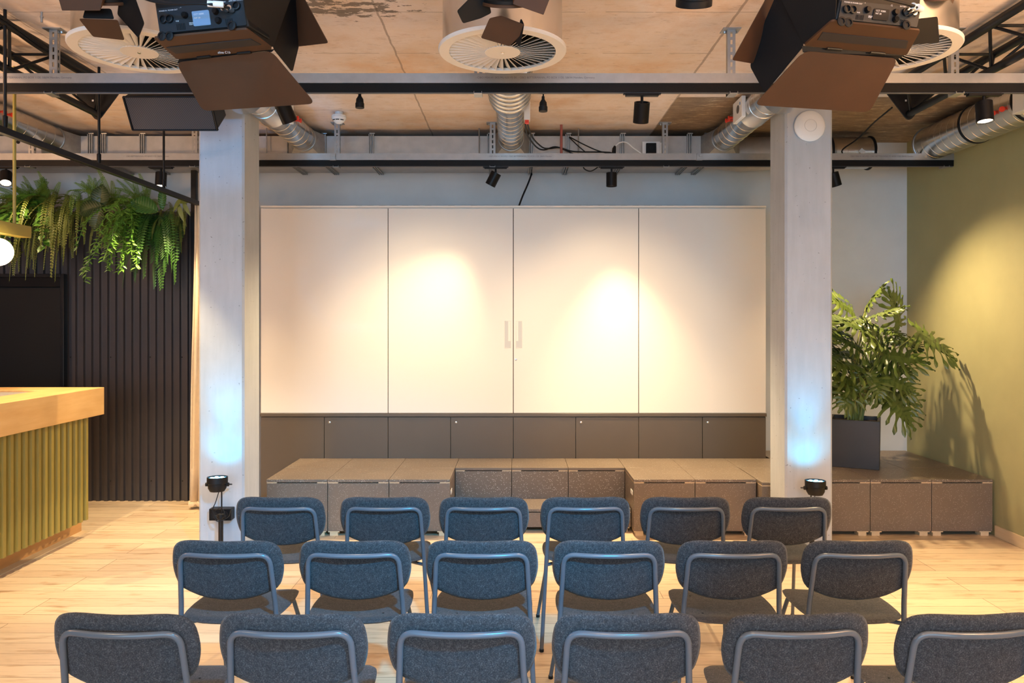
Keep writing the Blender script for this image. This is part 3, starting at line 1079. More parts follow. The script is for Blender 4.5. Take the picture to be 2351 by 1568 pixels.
def spiral(t, a, b, r, pitch=0.115, name='spiral_pipe'):
    """round pipe with raised lock seams"""
    a, b = V(a), V(b)
    L = (b - a).length
    d = (b - a).normalized()
    prof = [(r, 0.0)]
    s = pitch / 2
    while s < L - 0.02:
        prof += [(r, s - 0.004), (r + 0.0018, s - 0.002), (r + 0.0018, s + 0.002), (r, s + 0.004)]
        s += pitch
    prof.append((r, L))
    return MB().lathe(prof, 40, a, d).build(name, 'spiral_duct', t, smooth=40)


def branch(x, y0, label, zc=3.137, r=0.104, box=None, collar=None, dots=True):
    t = thing('spiral_duct', label, 'air duct', (x, 6.0, zc), 'round spiral branch ducts')
    yend = 6.40
    spiral(t, (x, y0, zc), (x, yend - 0.06, zc), r)
    # flared saddle into the long duct
    mb = MB()
    n = 32
    ring = [V((x + (r + 0.002) * math.cos(2 * PI * k / n), yend - 0.06, zc + (r + 0.002) * math.sin(2 * PI * k / n))) for k in range(n)]
    sq = []
    for k in range(n):
        c_, s_ = math.cos(2 * PI * k / n), math.sin(2 * PI * k / n)
        m = max(abs(c_), abs(s_))
        sq.append(V((x + 0.165 * c_ / m, 6.468, min(ZC - 0.01, max(2.972, 3.08 + 0.108 * s_ / m)))))
    mb.add(ring + sq, [(k, (k + 1) % n, n + (k + 1) % n, n + k) for k in range(n)])
    mb.build('saddle', 'galvanised_dull', t, smooth=50)
    MB().lathe([(r + 0.002, 0), (r + 0.006, 0.003), (r + 0.006, 0.012), (r + 0.002, 0.015)], 36, (x, yend - 0.07, zc), (0, 1, 0)).build('end_ring', 'galvanised', t)
    if collar:
        c0, c1, cr = collar
        MB().lathe([(r, 0), (cr - 0.002, 0.0), (cr, 0.004), (cr, 0.09), (cr + 0.003, 0.092), (cr + 0.003, 0.097), (cr, 0.10), (cr, (c1 - c0) * 0.55), (cr + 0.003, (c1 - c0) * 0.55 + 0.002), (cr, (c1 - c0) * 0.55 + 0.006), (cr, c1 - c0 - 0.008), (cr - 0.004, c1 - c0), (cr - 0.03, c1 - c0)], 44, (x, c0, ZC - cr - 0.006), (0, 1, 0)).build('collar', 'spiral_duct', t, smooth=40)
    return t


tm = branch(-0.046, 3.9, 'round spiral duct running from the middle air outlet to the long duct', collar=(3.9, 5.05, 0.112 + 0.0))
MB().lathe([(0.104, 0), (0.139, 0.006), (0.140, 0.01), (0.140, 0.08), (0.1425, 0.083), (0.140, 0.086), (0.140, 0.16), (0.1425, 0.163), (0.140, 0.166), (0.140, 0.24), (0.1425, 0.243), (0.140, 0.246)] + [p_ for k_ in range(5) for p_ in ((0.140, 0.32 + 0.085 * k_), (0.1425, 0.323 + 0.085 * k_), (0.140, 0.326 + 0.085 * k_))] + [(0.140, 0.74), (0.137, 0.76), (0.104, 0.762)], 44, (-0.046, 4.28, 3.103), (0, 1, 0)).build('wide_sleeve', 'spiral_duct', tm, smooth=40)
MB().bb(cx(1203, 5.1), cx(1217, 5.1), 5.06, 5.12, cz(278, 5.1), cz(222, 5.1)).build('actuator_box', 'white_plastic', tm, bevel=0.003)
MB().bb(cx(1205, 5.1), cx(1214, 5.1), 5.07, 5.11, cz(284.5, 5.1), cz(278, 5.1)).build('cable_gland', 'red_plastic', tm)


def damper(t, x, s, zc, y0, y1, r):
    """control box on the outer upper side, two red test nipples beside it"""
    a = math.radians(38)
    q = Matrix.Rotation(0, 3, 'Z')
    bxc = V((x + s * 0.118, y0 - 0.15, zc + 0.005))
    bx = MB().box(bxc, (0.03, 0.22, 0.15)).build('control_box', 'white_plastic', t, bevel=0.004)
    MB().lathe([(0.03, 0), (0.03, 0.003), (0.02, 0.003), (0, 0.001)], 18, bxc + V((s * 0.015, -0.02, 0)), (s, 0, 0)).build('dial', 'plastic_grey', bx)
    MB().box(bxc + V((s * 0.016, -0.07, 0.03)), (0.003, 0.012, 0.02)).build('logo_mark', 'blue_plastic', bx)
    for k in range(2):
        p = V((x + s * (r * 0.80), y0 + 0.06 + 0.075 * k, zc + r * 0.10))
        d = V((s * 0.95, 0.0, -0.1))
        MB().lathe([(0.008, -0.02), (0.008, 0.010), (0.012, 0.014), (0.012, 0.024), (0.017, 0.030), (0.017, 0.036), (0.010, 0.038), (0.005, 0.036), (0.0, 0.036)], 14, p + d * 0.02, d).build('test_nipple', 'red_plastic', t)
    MB().lathe([(r + 0.002, 0), (r + 0.005, 0.002), (r + 0.005, 0.22), (r + 0.0075, 0.225), (r + 0.0075, 0.236), (r + 0.002, 0.24)], 40, (x, y0 - 0.34, zc), (0, 1, 0)).build('damper_sleeve', 'spiral_duct', t, smooth=40)


tl_ = branch(-1.785, 3.9, 'round spiral duct passing beside the left concrete column', collar=(3.9, 4.98, 0.14))
damper(tl_, -1.785, 1, 3.137, 5.66, 5.6, 0.104)
tr_ = branch(1.737, 3.9, 'round spiral duct passing beside the right concrete column', collar=(3.9, 4.98, 0.14))
damper(tr_, 1.737, -1, 3.137, 5.66, 5.6, 0.104)
tf = branch(-3.885, 4.2, 'round spiral duct at far left above the bar with red nipples')
damper(tf, -3.885, 1, 3.137, 5.50, 5.6, 0.104)

# large spiral duct along the green wall with an elbow to the back
t = thing('spiral_duct', 'large spiral duct running along the top of the green wall', 'air duct', (3.43, 5.0, 3.07), 'round spiral branch ducts')
gx, gz, gr = 3.425, 3.075, 0.14
spiral(t, (gx, 2.6, gz), (gx, 6.28, gz), gr, 0.09)
mb = MB()
mb.tube([(gx, 6.27, gz)] + [(gx - 0.32 + 0.32 * math.cos(a), 6.27 + 0.34 * math.sin(a), gz) for a in [PI / 2 * k / 7 for k in range(8)]] + [(gx - 0.36, 6.61, gz)], gr + 0.002, 32)
mb.build('elbow', 'spiral_duct', t, smooth=40)
spiral(t, (gx - 0.34, 6.61, gz), (2.35, 6.61, gz), gr - 0.004, 0.10)
MB().tube([(2.36, 6.61, gz), (1.95, 6.66, gz), (1.62, 6.70, 3.08)], [0.136, 0.15, 0.105], 28).build('transition', 'duct_sheet', t, smooth=40)
for yy in (5.02, 5.62, 6.27):
    MB().lathe([(gr + 0.001, 0), (gr + 0.006, 0.003), (gr + 0.006, 0.022), (gr + 0.001, 0.025)], 36, (gx, yy, gz), (0, 1, 0)).build('clamp_band', 'galvanised' if yy > 6 else 'black_rubber', t)
for xx in (3.08, 2.72):
    MB().lathe([(gr, 0), (gr + 0.006, 0.003), (gr + 0.006, 0.016), (gr, 0.02)], 36, (xx, 6.61, gz), (-1, 0, 0)).build('clamp_band', 'black_rubber', t)
bx = MB().box((3.262, 4.82, 3.04), (0.05, 0.26, 0.17)).build('control_box', 'white_plastic', t, bevel=0.004)
for k in range(2):
    MB().lathe([(0.009, -0.03), (0.009, 0.012), (0.013, 0.016), (0.013, 0.026), (0.019, 0.033), (0.019, 0.040), (0.008, 0.042), (0, 0.040)], 14, (3.30, 5.12 + 0.10 * k, 3.045), (-0.8, -0.45, -0.25)).build('test_nipple', 'red_plastic', t)
MB().lathe([(0.010, 0), (0.010, 0.004), (0, 0.004)], 12, (3.29, 4.60, 3.055), (-0.9, -0.4, 0)).build('indicator', 'green_dot', t)
MB().lathe([(0.03, 0.0), (0.03, 0.002), (0, 0.002)], 4, (2.95, 6.47, 3.06), (0, -1, 0.2)).build('sticker', 'white_plastic', t)


# ------------------------------------------------------------------ trusses
def truss(xa, xb, xc, y0, y1, label, s):
    t = thing('lighting_truss', label, 'truss', (xc, y1, 3.1), 'black triangular trusses')
    za, zc_ = 3.205, 3.036
    MB().cyl((xa, y0, za), (xa, y1, za), 0.024, 16).build('upper_chord', 'black_metal', t)
    MB().cyl((xb, y0, za), (xb, y1, za), 0.024, 16).build('upper_chord', 'black_metal', t)
    MB().cyl((xc, y0, zc_), (xc, y1, zc_), 0.024, 16).build('lower_chord', 'black_metal', t)
    k = 0
    y = y1 - 0.02
    while y > y0 + 0.3:
        y2 = y - 0.22
        for xx in (xa, xb):
            mb = MB().cyl((xc, y, zc_), (xx, y2, za), 0.009, 8)
            mb.cyl((xx, y2, za), (xc, y2 - 0.22, zc_), 0.009, 8)
            mb.build('brace', 'black_metal', t)
        MB().cyl((xa, y2, za), (xb, y2, za), 0.009, 8).build('cross_brace', 'black_metal', t)
        y -= 0.44
    w = abs(xb - xa) / 2 + 0.03
    mb = MB().slab([(xc, y1 + 0.006, zc_ - 0.06), (xc + w + 0.02, y1 + 0.006, za + 0.035), (xc - w - 0.02, y1 + 0.006, za + 0.035)], 0.010, 0.05)
    mb.build('end_plate', 'black_metal', t)
    MB().bb(xc - 0.012 - 0.02, xc - 0.02, y1 - 0.006, y1 - 0.004, 3.12, 3.132).build('sticker', 'print_white', t)
    return t


truss(-2.745, -3.035, -2.89, 2.4, 5.22, 'black triangular truss at upper left with cables strapped along it', -1)
truss(2.56, 2.86, 2.705, 2.4, 5.22, 'black triangular truss at upper right beside the large spiral duct', 1)
# cable bundle lying on the left truss, drooping over to the rail
mb = MB()
for k in range(5):
    o_ = V((0.012 * math.cos(k * 1.3), 0, 0.012 * math.sin(k * 1.3)))
    mb.tube(bez([V((-2.70, 3.2, 3.19)) + o_, V((-2.69, 3.9, 3.185)) + o_, V((-2.68, 4.25, 3.15)) + o_, V((-2.62, 4.7, 3.11)) + o_ * 0.6, V((-2.45, 5.0, 3.15)) + o_ * 0.5, V((-2.3, 5.12, 3.20)) + o_ * 0.3], 30), 0.008, 6)
single('cable_bundle', mb, 'black_rubber', 'bundle of black cables strapped along the left truss', 'cables')

# ------------------------------------------------------------------ black frame over the bar, rods
xb_, zb_ = -2.70, 2.607
t = thing('hanging_frame', 'black square bar hung on slim rods diagonally across the upper left', 'hanging frame', (xb_, 5.2, zb_))
MB().bb(xb_ - 0.018, xb_ + 0.018, 2.6, 6.42, zb_ - 0.018, zb_ + 0.018).build('bar', 'black_metal', t, bevel=0.002)
for yy in (4.0, 4.90, 5.80):
    r = MB().cyl((xb_, yy, zb_ + 0.05), (xb_, yy, ZC), 0.0085, 12).build('rod', 'black_metal', t)
    MB().lathe([(0.010, 0.0), (0.013, 0.03), (0.013, 0.062), (0.009, 0.066)], 14, (xb_, yy, zb_ + 0.018), (0, 0, 1)).build('rod_coupling', 'black_satin', r)

# ------------------------------------------------------------------ pendant lamp over the bar
t = thing('pendant_lamp', 'olive pendant bar with glowing white globe on a slim rod over the bar', 'pendant lamp', (-3.0, 4.5, 1.9))
rx, ry = -3.24, 4.89
MB().cyl((rx, ry, 2.225), (rx, ry, ZC), 0.010, 12).build('rod', 'olive_enamel', t)
MB().bb(rx - 0.04, rx + 0.04, 2.6, 5.0, 2.157, 2.232).build('beam', 'olive_enamel', t, bevel=0.002)
gl = V((rx, 4.73, 2.04))
MB().lathe([(0.087 * math.sin(PI * k / 16), -0.087 * math.cos(PI * k / 16)) for k in range(17)], 32, gl).build('globe', 'bulb_glow', t, smooth=80)
MB().cyl(gl + V((0, 0, 0.083)), (gl.x, gl.y, 2.158), 0.014, 12).build('neck', 'olive_enamel', t)
light('POINT', 'globe_light', gl + V((0.0, 0.0, -0.20)), None, 10, WARM, shadow_soft_size=0.08)

# ------------------------------------------------------------------ loudspeaker
def P3(x, y, D):
    return P(x, y, D)


t = thing('loudspeaker', 'black loudspeaker with perforated front hanging left of the left column', 'loudspeaker', P(395, 262, 4.85))
A = [P(283, 222, 4.72), P(482, 222, 4.72), P(500, 298, 4.87), P(305, 298, 4.87)]
nrm = (A[1] - A[0]).cross(A[3] - A[0]).normalized()
if nrm.y < 0:
    nrm = -nrm
B = [A[0] + nrm * 0.2 + V((0.05, 0, 0)), A[1] + nrm * 0.2 - V((0.02, 0, 0)), A[2] + nrm * 0.2 + V((0.0, 0, 0)), A[3] + nrm * 0.2 + V((0.05, 0, 0))]
B = [p + V((0, 0, 0)) for p in B]
mb = MB()
mb.add(A + B, [(0, 1, 2, 3), (7, 6, 5, 4), (0, 4, 5, 1), (1, 5, 6, 2), (2, 6, 7, 3), (3, 7, 4, 0)])
mb.build('cabinet', 'black_satin', t, bevel=0.008)
cen = (A[0] + A[1] + A[2] + A[3]) / 4
G = [cen + (p - cen) * 0.965 - nrm * 0.002 for p in A]
# grille: own object frame so that the perforation follows the sheet
gx_ = (G[1] - G[0]).normalized()
gy_ = nrm.cross(gx_).normalized()
GR = Matrix((gx_, gy_, nrm)).transposed()
gm = MB().slab([GR.inverted() @ (p - cen) for p in G], 0.006, 0.01)
go = gm.build('grille', 'speaker_grille', t, local=True)
go.location = cen - t.location
go.rotation_euler = GR.to_euler()
Fm = MB()
for i in range(4):
    Fm.cyl(A[i] - nrm * 0.003, A[(i + 1) % 4] - nrm * 0.003, 0.0065, 8)
Fm.build('rim', 'black_satin', t)
hz = ZC - 0.0
MB().bb(cen.x - 0.02, cen.x + 0.02, cen.y + 0.08, cen.y + 0.12, cen.z + 0.08, ZC).build('mount', 'black_metal', t)


# ------------------------------------------------------------------ video panel lights with barn doors
def panel_light(label, bp, up, D, flapA, side, glow):
    """bp: back panel corners TL TR BR BL (pixels, distance); up: housing underside; built as solid plates at their own distance"""
    t = thing('stage_light', label, 'stage light', P(*bp[0]), 'large stage lights with barn doors')
    TL, TR, BR, BL = [P(*q) for q in bp]
    n = (TR - TL).cross(BL - TL).normalized()
    if n.y < 0:
        n = -n
    ex = (BR - BL).normalized()
    ez = (TL - BL).normalized()
    TL2, TR2 = BL + (TL - BL) * 2.0, BR + (TR - BR) * 2.0
    body = MB()
    body.add([TL2, TR2, BR, BL] + [p + n * 0.14 for p in (TL2, TR2, BR, BL)], [(0, 1, 2, 3), (7, 6, 5, 4), (0, 4, 5, 1), (1, 5, 6, 2), (2, 6, 7, 3), (3, 7, 4, 0)])
    bo = body.build('housing', 'fixture_black', t, bevel=0.006)
    w = (BR - BL).length
    h = (TL - BL).length
    f0 = -n * 0.004

    def at(u, v, k=0.0):
        return BL + (BR - BL) * u + (TL - BL) * v - n * (0.003 + k)

    MB().slab([at(0.02, 0.04), at(0.98, 0.04), at(0.98, 1.0), at(0.02, 1.0)], 0.006, 0.006).build('control_panel', 'panel_black', t)
    cpn = [c for c in t.children if c.name.startswith('control_panel')][0]
    MB().slab([at(0.415, 0.18, 0.005), at(0.60, 0.18, 0.005), at(0.60, 0.74, 0.005), at(0.415, 0.74, 0.005)], 0.004, 0.004).build('display', 'screen_glow' if glow else 'black_rubber', cpn)
    for (u, v) in ((0.335, 0.63), (0.675, 0.65), (0.69, 0.30)):
        MB().lathe([(0.012, 0), (0.012, 0.006), (0.009, 0.014), (0.0, 0.014)], 18, at(u, v, 0.002), -n).build('knob', 'black_satin', cpn)
    for (u, v) in ((0.09, 0.55), (0.16, 0.55), (0.80, 0.72), (0.91, 0.78)):
        MB().lathe([(0.015, 0), (0.015, 0.010), (0.011, 0.011), (0.011, 0.004), (0.0, 0.004)], 18, at(u, v, 0.002), -n).build('socket', 'black_metal', cpn)
    for (u0, cnt) in ((0.22, 6), (0.76, 5)):
        mb = MB()
        for k in range(cnt):
            u = u0 + k * 0.017
            mb.slab([at(u, 0.10, 0.003), at(u + 0.009, 0.10, 0.003), at(u + 0.009, 0.34, 0.003), at(u, 0.34, 0.003)], 0.003)
        mb.build('vent_slots', 'black_rubber', cpn)
    for (u, v) in ((0.05, -0.10), (0.135, -0.12), (0.83, 0.05)):
        MB().lathe([(0.017, 0), (0.017, 0.004), (0.010, 0.006), (0.010, 0.002), (0, 0.002)], 18, at(u, v, 0.008), -n).build('rubber_cap', 'black_rubber', t)
    R3 = Matrix((ex, ez, -n)).transposed().to_euler()
    for (u, v, s, tx) in ((0.05, 0.86, 0.011, 'POWER IN'), (0.15, 0.86, 0.011, 'POWER OUT'), (0.28, 0.92, 0.012, '- +'), (0.60, 0.95, 0.014, '.::||'), (0.72, 0.96, 0.011, 'BATTERY'), (0.83, 0.97, 0.011, 'DMX OUT'), (0.92, 0.97, 0.011, 'DMX IN'), (0.22, 0.42, 0.010, 'FUSE'), (0.365, 0.30, 0.010, 'SERVICE'), (0.365, 0.24, 0.010, 'PORT')):
        text('lettering', tx, at(u, v, 0.0045), s * 0.62, 'print_white', cpn, R3)
    text('screen_text', 'CCT 3200K', at(0.435, 0.58, 0.0085), 0.0085, 'print_white', cpn, R3)
    text('screen_text', 'INT 20', at(0.435, 0.44, 0.0085), 0.0085, 'print_white', cpn, R3)
    # cables with white sleeves into the panel
    for k, u in enumerate((0.80, 0.86)):
        c0 = at(u, 0.66 - 0.03 * k, 0.03)
        cb = MB().tube(bez([c0, c0 - n * 0.05 - ex * 0.05, c0 - ex * 0.25 + ez * 0.03 - n * 0.05, c0 - ex * 0.42 + ez * 0.16 - n * 0.02, c0 - ex * 0.46 + ez * 0.5], 24), 0.005, 8).build('cable', 'black_rubber', t)
        MB().cyl(c0 - ex * 0.0 - n * 0.03, c0 - ex * 0.03 - n * 0.045, 0.011, 14).build('white_sleeve', 'white_plastic', cb)
        MB().cyl(c0, c0 + n * 0.02, 0.011, 14).build('connector', 'chrome', cb)
    # frame under the housing
    U = [P(*q) for q in up]
    MB().slab(U, 0.008, 0.012).build('lower_frame', 'brown_enamel', t)
    dn = (U[1] - U[0]).cross(U[3] - U[0]).normalized()
    if dn.z > 0:
        dn = -dn

    def uu(a, b):
        return (U[0] * (1 - a) + U[1] * a) * (1 - b) + (U[3] * (1 - a) + U[2] * a) * b + dn * 0.005
    MB().slab([uu(0.03, 0.42), uu(0.93, 0.42), uu(0.955, 0.72), uu(0.06, 0.72)], 0.003).build('stripe', 'stripe_dark', t)
    for (a0, a1) in ((0.22, 0.36), (0.64, 0.78)):
        MB().cyl(uu(a0, 1.0), uu(a1, 1.0), 0.006, 10).build('hinge', 'black_metal', t)
    # lower barn door, hung on a dark front bezel
    Fp = [P(*q) for q in flapA]
    MB().slab([U[3] + n * 0.012, U[2] + n * 0.012, Fp[1] + V((0, 0.012, 0.0)), Fp[0] + V((0, 0.012, 0.0))], 0.004).build('front_bezel', 'fixture_black', t)
    fl = MB().slab(Fp, 0.003, 0.03).build('barn_door', 'brown_enamel', t)
    # side housing and two-leaf side barn door
    for pts, mm in side:
        MB().slab([P(*q) for q in pts], 0.003, 0.014).build('barn_door', mm, t)
    # yoke and clamp up to a pipe under the ceiling
    mid = (TL2 + TR2) / 2 + n * 0.07
    mb = MB()
    for p in (TL2 - ex * 0.02 + n * 0.07, TR2 + ex * 0.02 + n * 0.07):
        mb.tube([p - ez * 0.05, p + ez * 0.04, mid + V((0, 0, 0.10))], 0.009, 8)
    mb.cyl(mid + V((0, 0, 0.09)), (mid.x, mid.y, ZC), 0.016, 12)
    mb.build('yoke', 'black_metal', t)
    return t


panel_light('large stage light with dark barn door hanging at upper left',
            [(357, 22, 2.78), (553, 2, 2.70), (573, 61, 2.70), (366, 81, 2.78)],
            [(352, 86, 2.78), (566, 65, 2.70), (626, 111, 2.86), (406, 134, 2.94)], 2.7,
            [(404, 143, 2.95), (622, 116, 2.87), (724, 238, 2.99), (466, 255, 3.08)],
            [([(566, 60, 2.70), (626, 110, 2.87), (676, -30, 2.87), (556, -30, 2.70)], 'fixture_black'),
             ([(627, 111, 2.87), (671, 166, 3.00), (686, 104, 3.03), (690, -40, 3.02), (632, -40, 2.88)], 'fixture_black'),
             ([(684, 107, 3.03), (754, 99, 2.90), (690, -20, 2.92), (670, -20, 3.03)], 'brown_enamel')], True)
text_l = [o for o in bpy.data.objects if o.name.startswith('stage_light')][0]
text('lettering', 'aline C15', P(500, 123, 2.87), 0.012, 'print_white', text_l, (PI / 2 + 0.2, -0.08, 0.2))
panel_light('large stage light with orange-brown barn door hanging at upper right',
            [(1927, 0, 2.72), (2112, 18, 2.80), (2106, 66, 2.80), (1918, 46, 2.72)],
            [(1910, 46, 2.72), (2113, 68, 2.80), (2081, 125, 2.96), (1845, 103, 2.87)], 2.8,
            [(1846, 117, 2.88), (2062, 134, 2.97), (1996, 258, 3.10), (1731, 241, 3.00)],
            [([(1918, 44, 2.72), (1846, 104, 2.88), (1780, -30, 2.87), (1922, -30, 2.72)], 'fixture_black'),
             ([(1846, 105, 2.88), (1756, 214, 3.05), (1722, 152, 3.06), (1748, 68, 3.02), (1790, -30, 2.90)], 'fixture_black'),
             ([(1728, 146, 3.05), (1681, 138, 2.92), (1768, -20, 2.94), (1792, -20, 3.0)], 'brown_enamel'),
             ([(2097, 44, 2.84), (2152, 38, 2.95), (2156, 98, 3.0), (2090, 103, 2.9)], 'fixture_black')], False)


def fresnel(label, c, D, axis, r, flaps, boxes):
    t = thing('fresnel_spotlight', label, 'stage light', P(c[0], c[1], D), 'small stage lights with barn doors')
    o = P(c[0], c[1], D)
    a = V(axis).normalized()
    MB().lathe([(0.0, -0.16), (r * 0.7, -0.16), (r * 0.85, -0.10), (r * 0.85, -0.01), (r, 0.0), (r, 0.012), (r * 0.9, 0.012), (r * 0.86, 0.0), (0, 0.0)], 32, o, a).build('housing', 'fixture_black', t)
    MB().lathe([(r * 1.02, 0.012), (r * 1.06, 0.014), (r * 1.06, 0.024), (r * 0.9, 0.024), (r * 0.9, 0.012)], 32, o, a, cap=False).build('front_ring', 'brown_enamel', t)
    MB().lathe([(r * 0.86, 0.004), (0, 0.012)], 24, o, a).build('lens', 'lens_glass', t)
    for pts, mm in flaps:
        MB().slab([P(*q) for q in pts], 0.003, 0.008).build('barn_door', mm, t)
    for pts, mm in boxes:
        q = [P(*p_) for p_ in pts]
        MB().prism(q, (0, 0.06, 0.09)).build('side_box', mm, t, bevel=0.002)
    MB().cyl(o - a * 0.08, (o.x, o.y - 0.02, ZC), 0.012, 10).build('yoke', 'black_metal', t)
    return t


fresnel('small stage light with brown barn door in front of the left air outlet', (250, -8), 3.1, (-0.05, 0.45, -0.8), 0.085,
        [([(181, 43, 3.05), (270, 46, 3.06), (286, 92, 3.13), (214, 84, 3.12)], 'brown_enamel'), ([(276, -20, 3.06), (305, -20, 3.02), (331, 54, 3.08), (318, 87, 3.14), (270, 33, 3.10)], 'fixture_black'),
         ([(196, 20, 3.05), (255, 20, 3.05), (262, 44, 3.05), (190, 42, 3.05)], 'fixture_black')],
        [([(131, -12, 2.98), (142, 25, 2.98), (230, 25, 2.98), (238, -12, 2.98)], 'brown_enamel')])
fresnel('small stage light with four barn doors in front of the middle air outlet', (1165, -6), 3.05, (0.0, 0.5, -0.8), 0.10,
        [([(1049, 25, 3.0), (1082, -8, 3.0), (1118, -12, 3.02), (1128, 30, 3.06), (1104, 42, 3.06), (1063, 54, 3.02)], 'fixture_black'),
         ([(1124, 42, 3.06), (1150, 36, 3.06), (1203, 56, 3.06), (1196, 80, 3.1), (1170, 106, 3.14), (1104, 87, 3.14)], 'brown_enamel'),
         ([(1196, 42, 3.06), (1203, 56, 3.06), (1194, 108, 3.13), (1184, 96, 3.13)], 'fixture_black')],
        [([(1177, 10, 2.95), (1248, 35, 2.95), (1267, -14, 2.95), (1186, -14, 2.95)], 'brown_enamel')])
fresnel('small stage light mostly hidden behind the orange barn door light', (2150, -20), 3.3, (0.1, 0.5, -0.8), 0.085,
        [([(2110, -14, 3.3), (2196, -14, 3.3), (2184, 16, 3.33), (2118, 14, 3.33)], 'brown_enamel')], [])
t = thing('profile_spotlight', 'black lens tube of a profile spotlight at the top edge', 'stage light', P(1594, 5, 3.0))
oo = P(1594, -4, 3.0)
ax = V((0.03, 0.35, -0.55)).normalized()
MB().lathe([(0.058, -0.16), (0.066, -0.02), (0.066, 0.0), (0.071, 0.002), (0.071, 0.028), (0.063, 0.028), (0.060, 0.01), (0.0, 0.008), (0.0, -0.16)], 36, oo, ax).build('barrel', 'fixture_black', t)
MB().lathe([(0.060, 0.012), (0.03, 0.020), (0, 0.022)], 28, oo, ax).build('lens', 'lens_glass', t)
MB().cyl(oo - ax * 0.12, (oo.x, oo.y - 0.06, ZC), 0.013, 10).build('yoke', 'black_metal', t)

# ------------------------------------------------------------------ small ceiling items
t = thing('smoke_detector', 'white round smoke detector under the ceiling left of middle', 'smoke detector', P(778, 272, 5.9))
q = P(778, 268, 5.95)
MB().cyl(q, (q.x, q.y, ZC), 0.03, 18).build('socket', 'white_plastic', t)
MB().lathe([(0.03, 0.014), (0.055, 0.008), (0.057, -0.012), (0.052, -0.022), (0.035, -0.045), (0.018, -0.055), (0, -0.056)], 32, q).build('body', 'white_plastic', t)
for k in range(3):
    a0 = -PI / 2 + (k - 1) * 0.75
    mb = MB()
    mb.tube([q + V((0.0478 * math.cos(a), 0.0478 * math.sin(a), -0.032)) for a in [a0 - 0.28 + 0.56 * i / 6 for i in range(7)]], 0.0035, 6)
    mb.build('slot', 'dark_gap', t)
for px, py, l in ((826, 232, 'black cable socket hanging below the front rail at left of the middle duct'), (1247, 240, 'black cable socket hanging below the front rail right of the middle duct')):
    D = FR + 0.06
    q = P(px, py + 16, D)
    top_ = V((q.x, q.y, RZ - 0.02))
    t = thing('cable_socket', l, 'cable socket', q, 'hanging black cable sockets')
    MB().lathe([(0.018, 0.0), (0.0245, 0.0), (0.0245, 0.026), (0.0215, 0.03), (0.020, 0.05), (0.009, 0.068), (0.008, 0.085), (0.0, 0.086)], 24, q).build('socket_body', 'black_rubber', t)
    MB().lathe([(0.0, 0.004), (0.018, 0.004), (0.018, 0.006), (0, 0.006)], 20, q).build('socket_face', 'dark_gap', t)
    MB().tube(bez([q + V((0, 0, 0.08)), q + V((0.001, 0, 0.10)), top_], 10), 0.004, 8).build('cord', 'black_rubber', t)
# socket and device plate on the hanger
t = thing('power_socket', 'white mounting plate with black socket above the rear rail', 'socket', P(1500, 340, 6.36))
MB().bb(cx(1475, 6.4), cx(1515, 6.4), 6.40, 6.405, cz(352, 6.4), cz(325, 6.4)).build('plate', 'white_plastic', t)
MB().bb(cx(1515, 6.4), cx(1531, 6.4), 6.39, 6.396, cz(352, 6.4), cz(328, 6.4)).build('label_card', 'white_plastic', t)
sb = MB().bb(cx(1484, 6.37), cx(1507, 6.37), 6.37, 6.40, cz(351, 6.37), cz(328, 6.37)).build('socket_box', 'black_satin', t, bevel=0.003)
MB().lathe([(0.018, 0.0), (0.018, 0.004), (0.014, 0.004), (0.013, 0.001), (0, 0.001)], 20, (cx(1496, 6.37), 6.37, cz(339, 6.37)), (0, -1, 0)).build('socket_ring', 'black_rubber', sb)
# pipes and cables behind the rear rail
q0, q1 = P(1290, 283, 6.25), P(1290, 352, 6.33)
single('copper_pipe', MB().cyl((q0.x, 6.33, 2.9), (q0.x, 6.33, ZC), 0.011, 12), 'copper_pipe', 'thin red pipe dropping from the ceiling right of the middle duct', 'pipe')
Dc = 6.36


def cable(pts, r, m, label, D=Dc, cat='cable', n=30):
    return single('cable', MB().tube(bez([P(x, y, d if d else D) for x, y, d in pts], n), r, 8), m, label, cat)


cable([(1211, 284, 5.12), (1222, 315, 5.6), (1245, 338, 6.1), (1262, 341, 0), (1285, 339, 0), (1318, 348, 0), (1400, 350, 0), (1408, 360, 0)], 0.006, 'black_rubber', 'black cable sagging from the middle duct towards the rear rail')
cable([(1206, 284, 5.10), (1212, 312, 5.5), (1232, 338, 6.0), (1250, 344, 0), (1275, 337, 0), (1300, 346, 0), (1330, 360, 0)], 0.006, 'black_rubber', 'second black cable from the red gland of the middle duct')
cable([(1309, 315, 6.44), (1335, 329, 0), (1370, 345, 0), (1400, 353, 0)], 0.005, 'black_rubber', 'black cable from a duct flange down to the rear rail')
cable([(1307, 315, 6.44), (1325, 333, 0), (1345, 350, 0)], 0.005, 'black_rubber', 'short black cable beside the longer one at the duct flange')
cable([(1411, 338, 0), (1422, 328, 0), (1438, 327, 0), (1455, 340, 0), (1472, 352, 0)], 0.005, 'white_plastic', 'white cord arching to the black socket above the rear rail')
single('plug', MB().tube([P(1409, 353, Dc), P(1410, 341, Dc), P(1412, 335, Dc)], [0.018, 0.016, 0.008], 10), 'black_rubber', 'black plug at the end of the white cord', 'plug')
cable([(1338, 378, 6.3), (1342, 388, 6.3), (1356, 393, 6.3), (1372, 384, 6.3), (1376, 376, 6.3)], 0.005, 'black_rubber', 'black cable loop hanging below the rear rail')
cable([(1221, 398, 6.9), (1213, 420, 6.75), (1200, 450, 6.64), (1191, 474, 6.6)], 0.008, 'black_rubber', 'black cable dropping from the duct to the top of the white cabinet')
cable([(2048, 247, 5.25), (2030, 262, 5.4), (2005, 283, 5.8), (1970, 318, 6.2), (1936, 342, 6.4), (1934, 352, 6.4)], 0.006, 'black_rubber', 'cable sagging from the right truss to the duct behind the column')
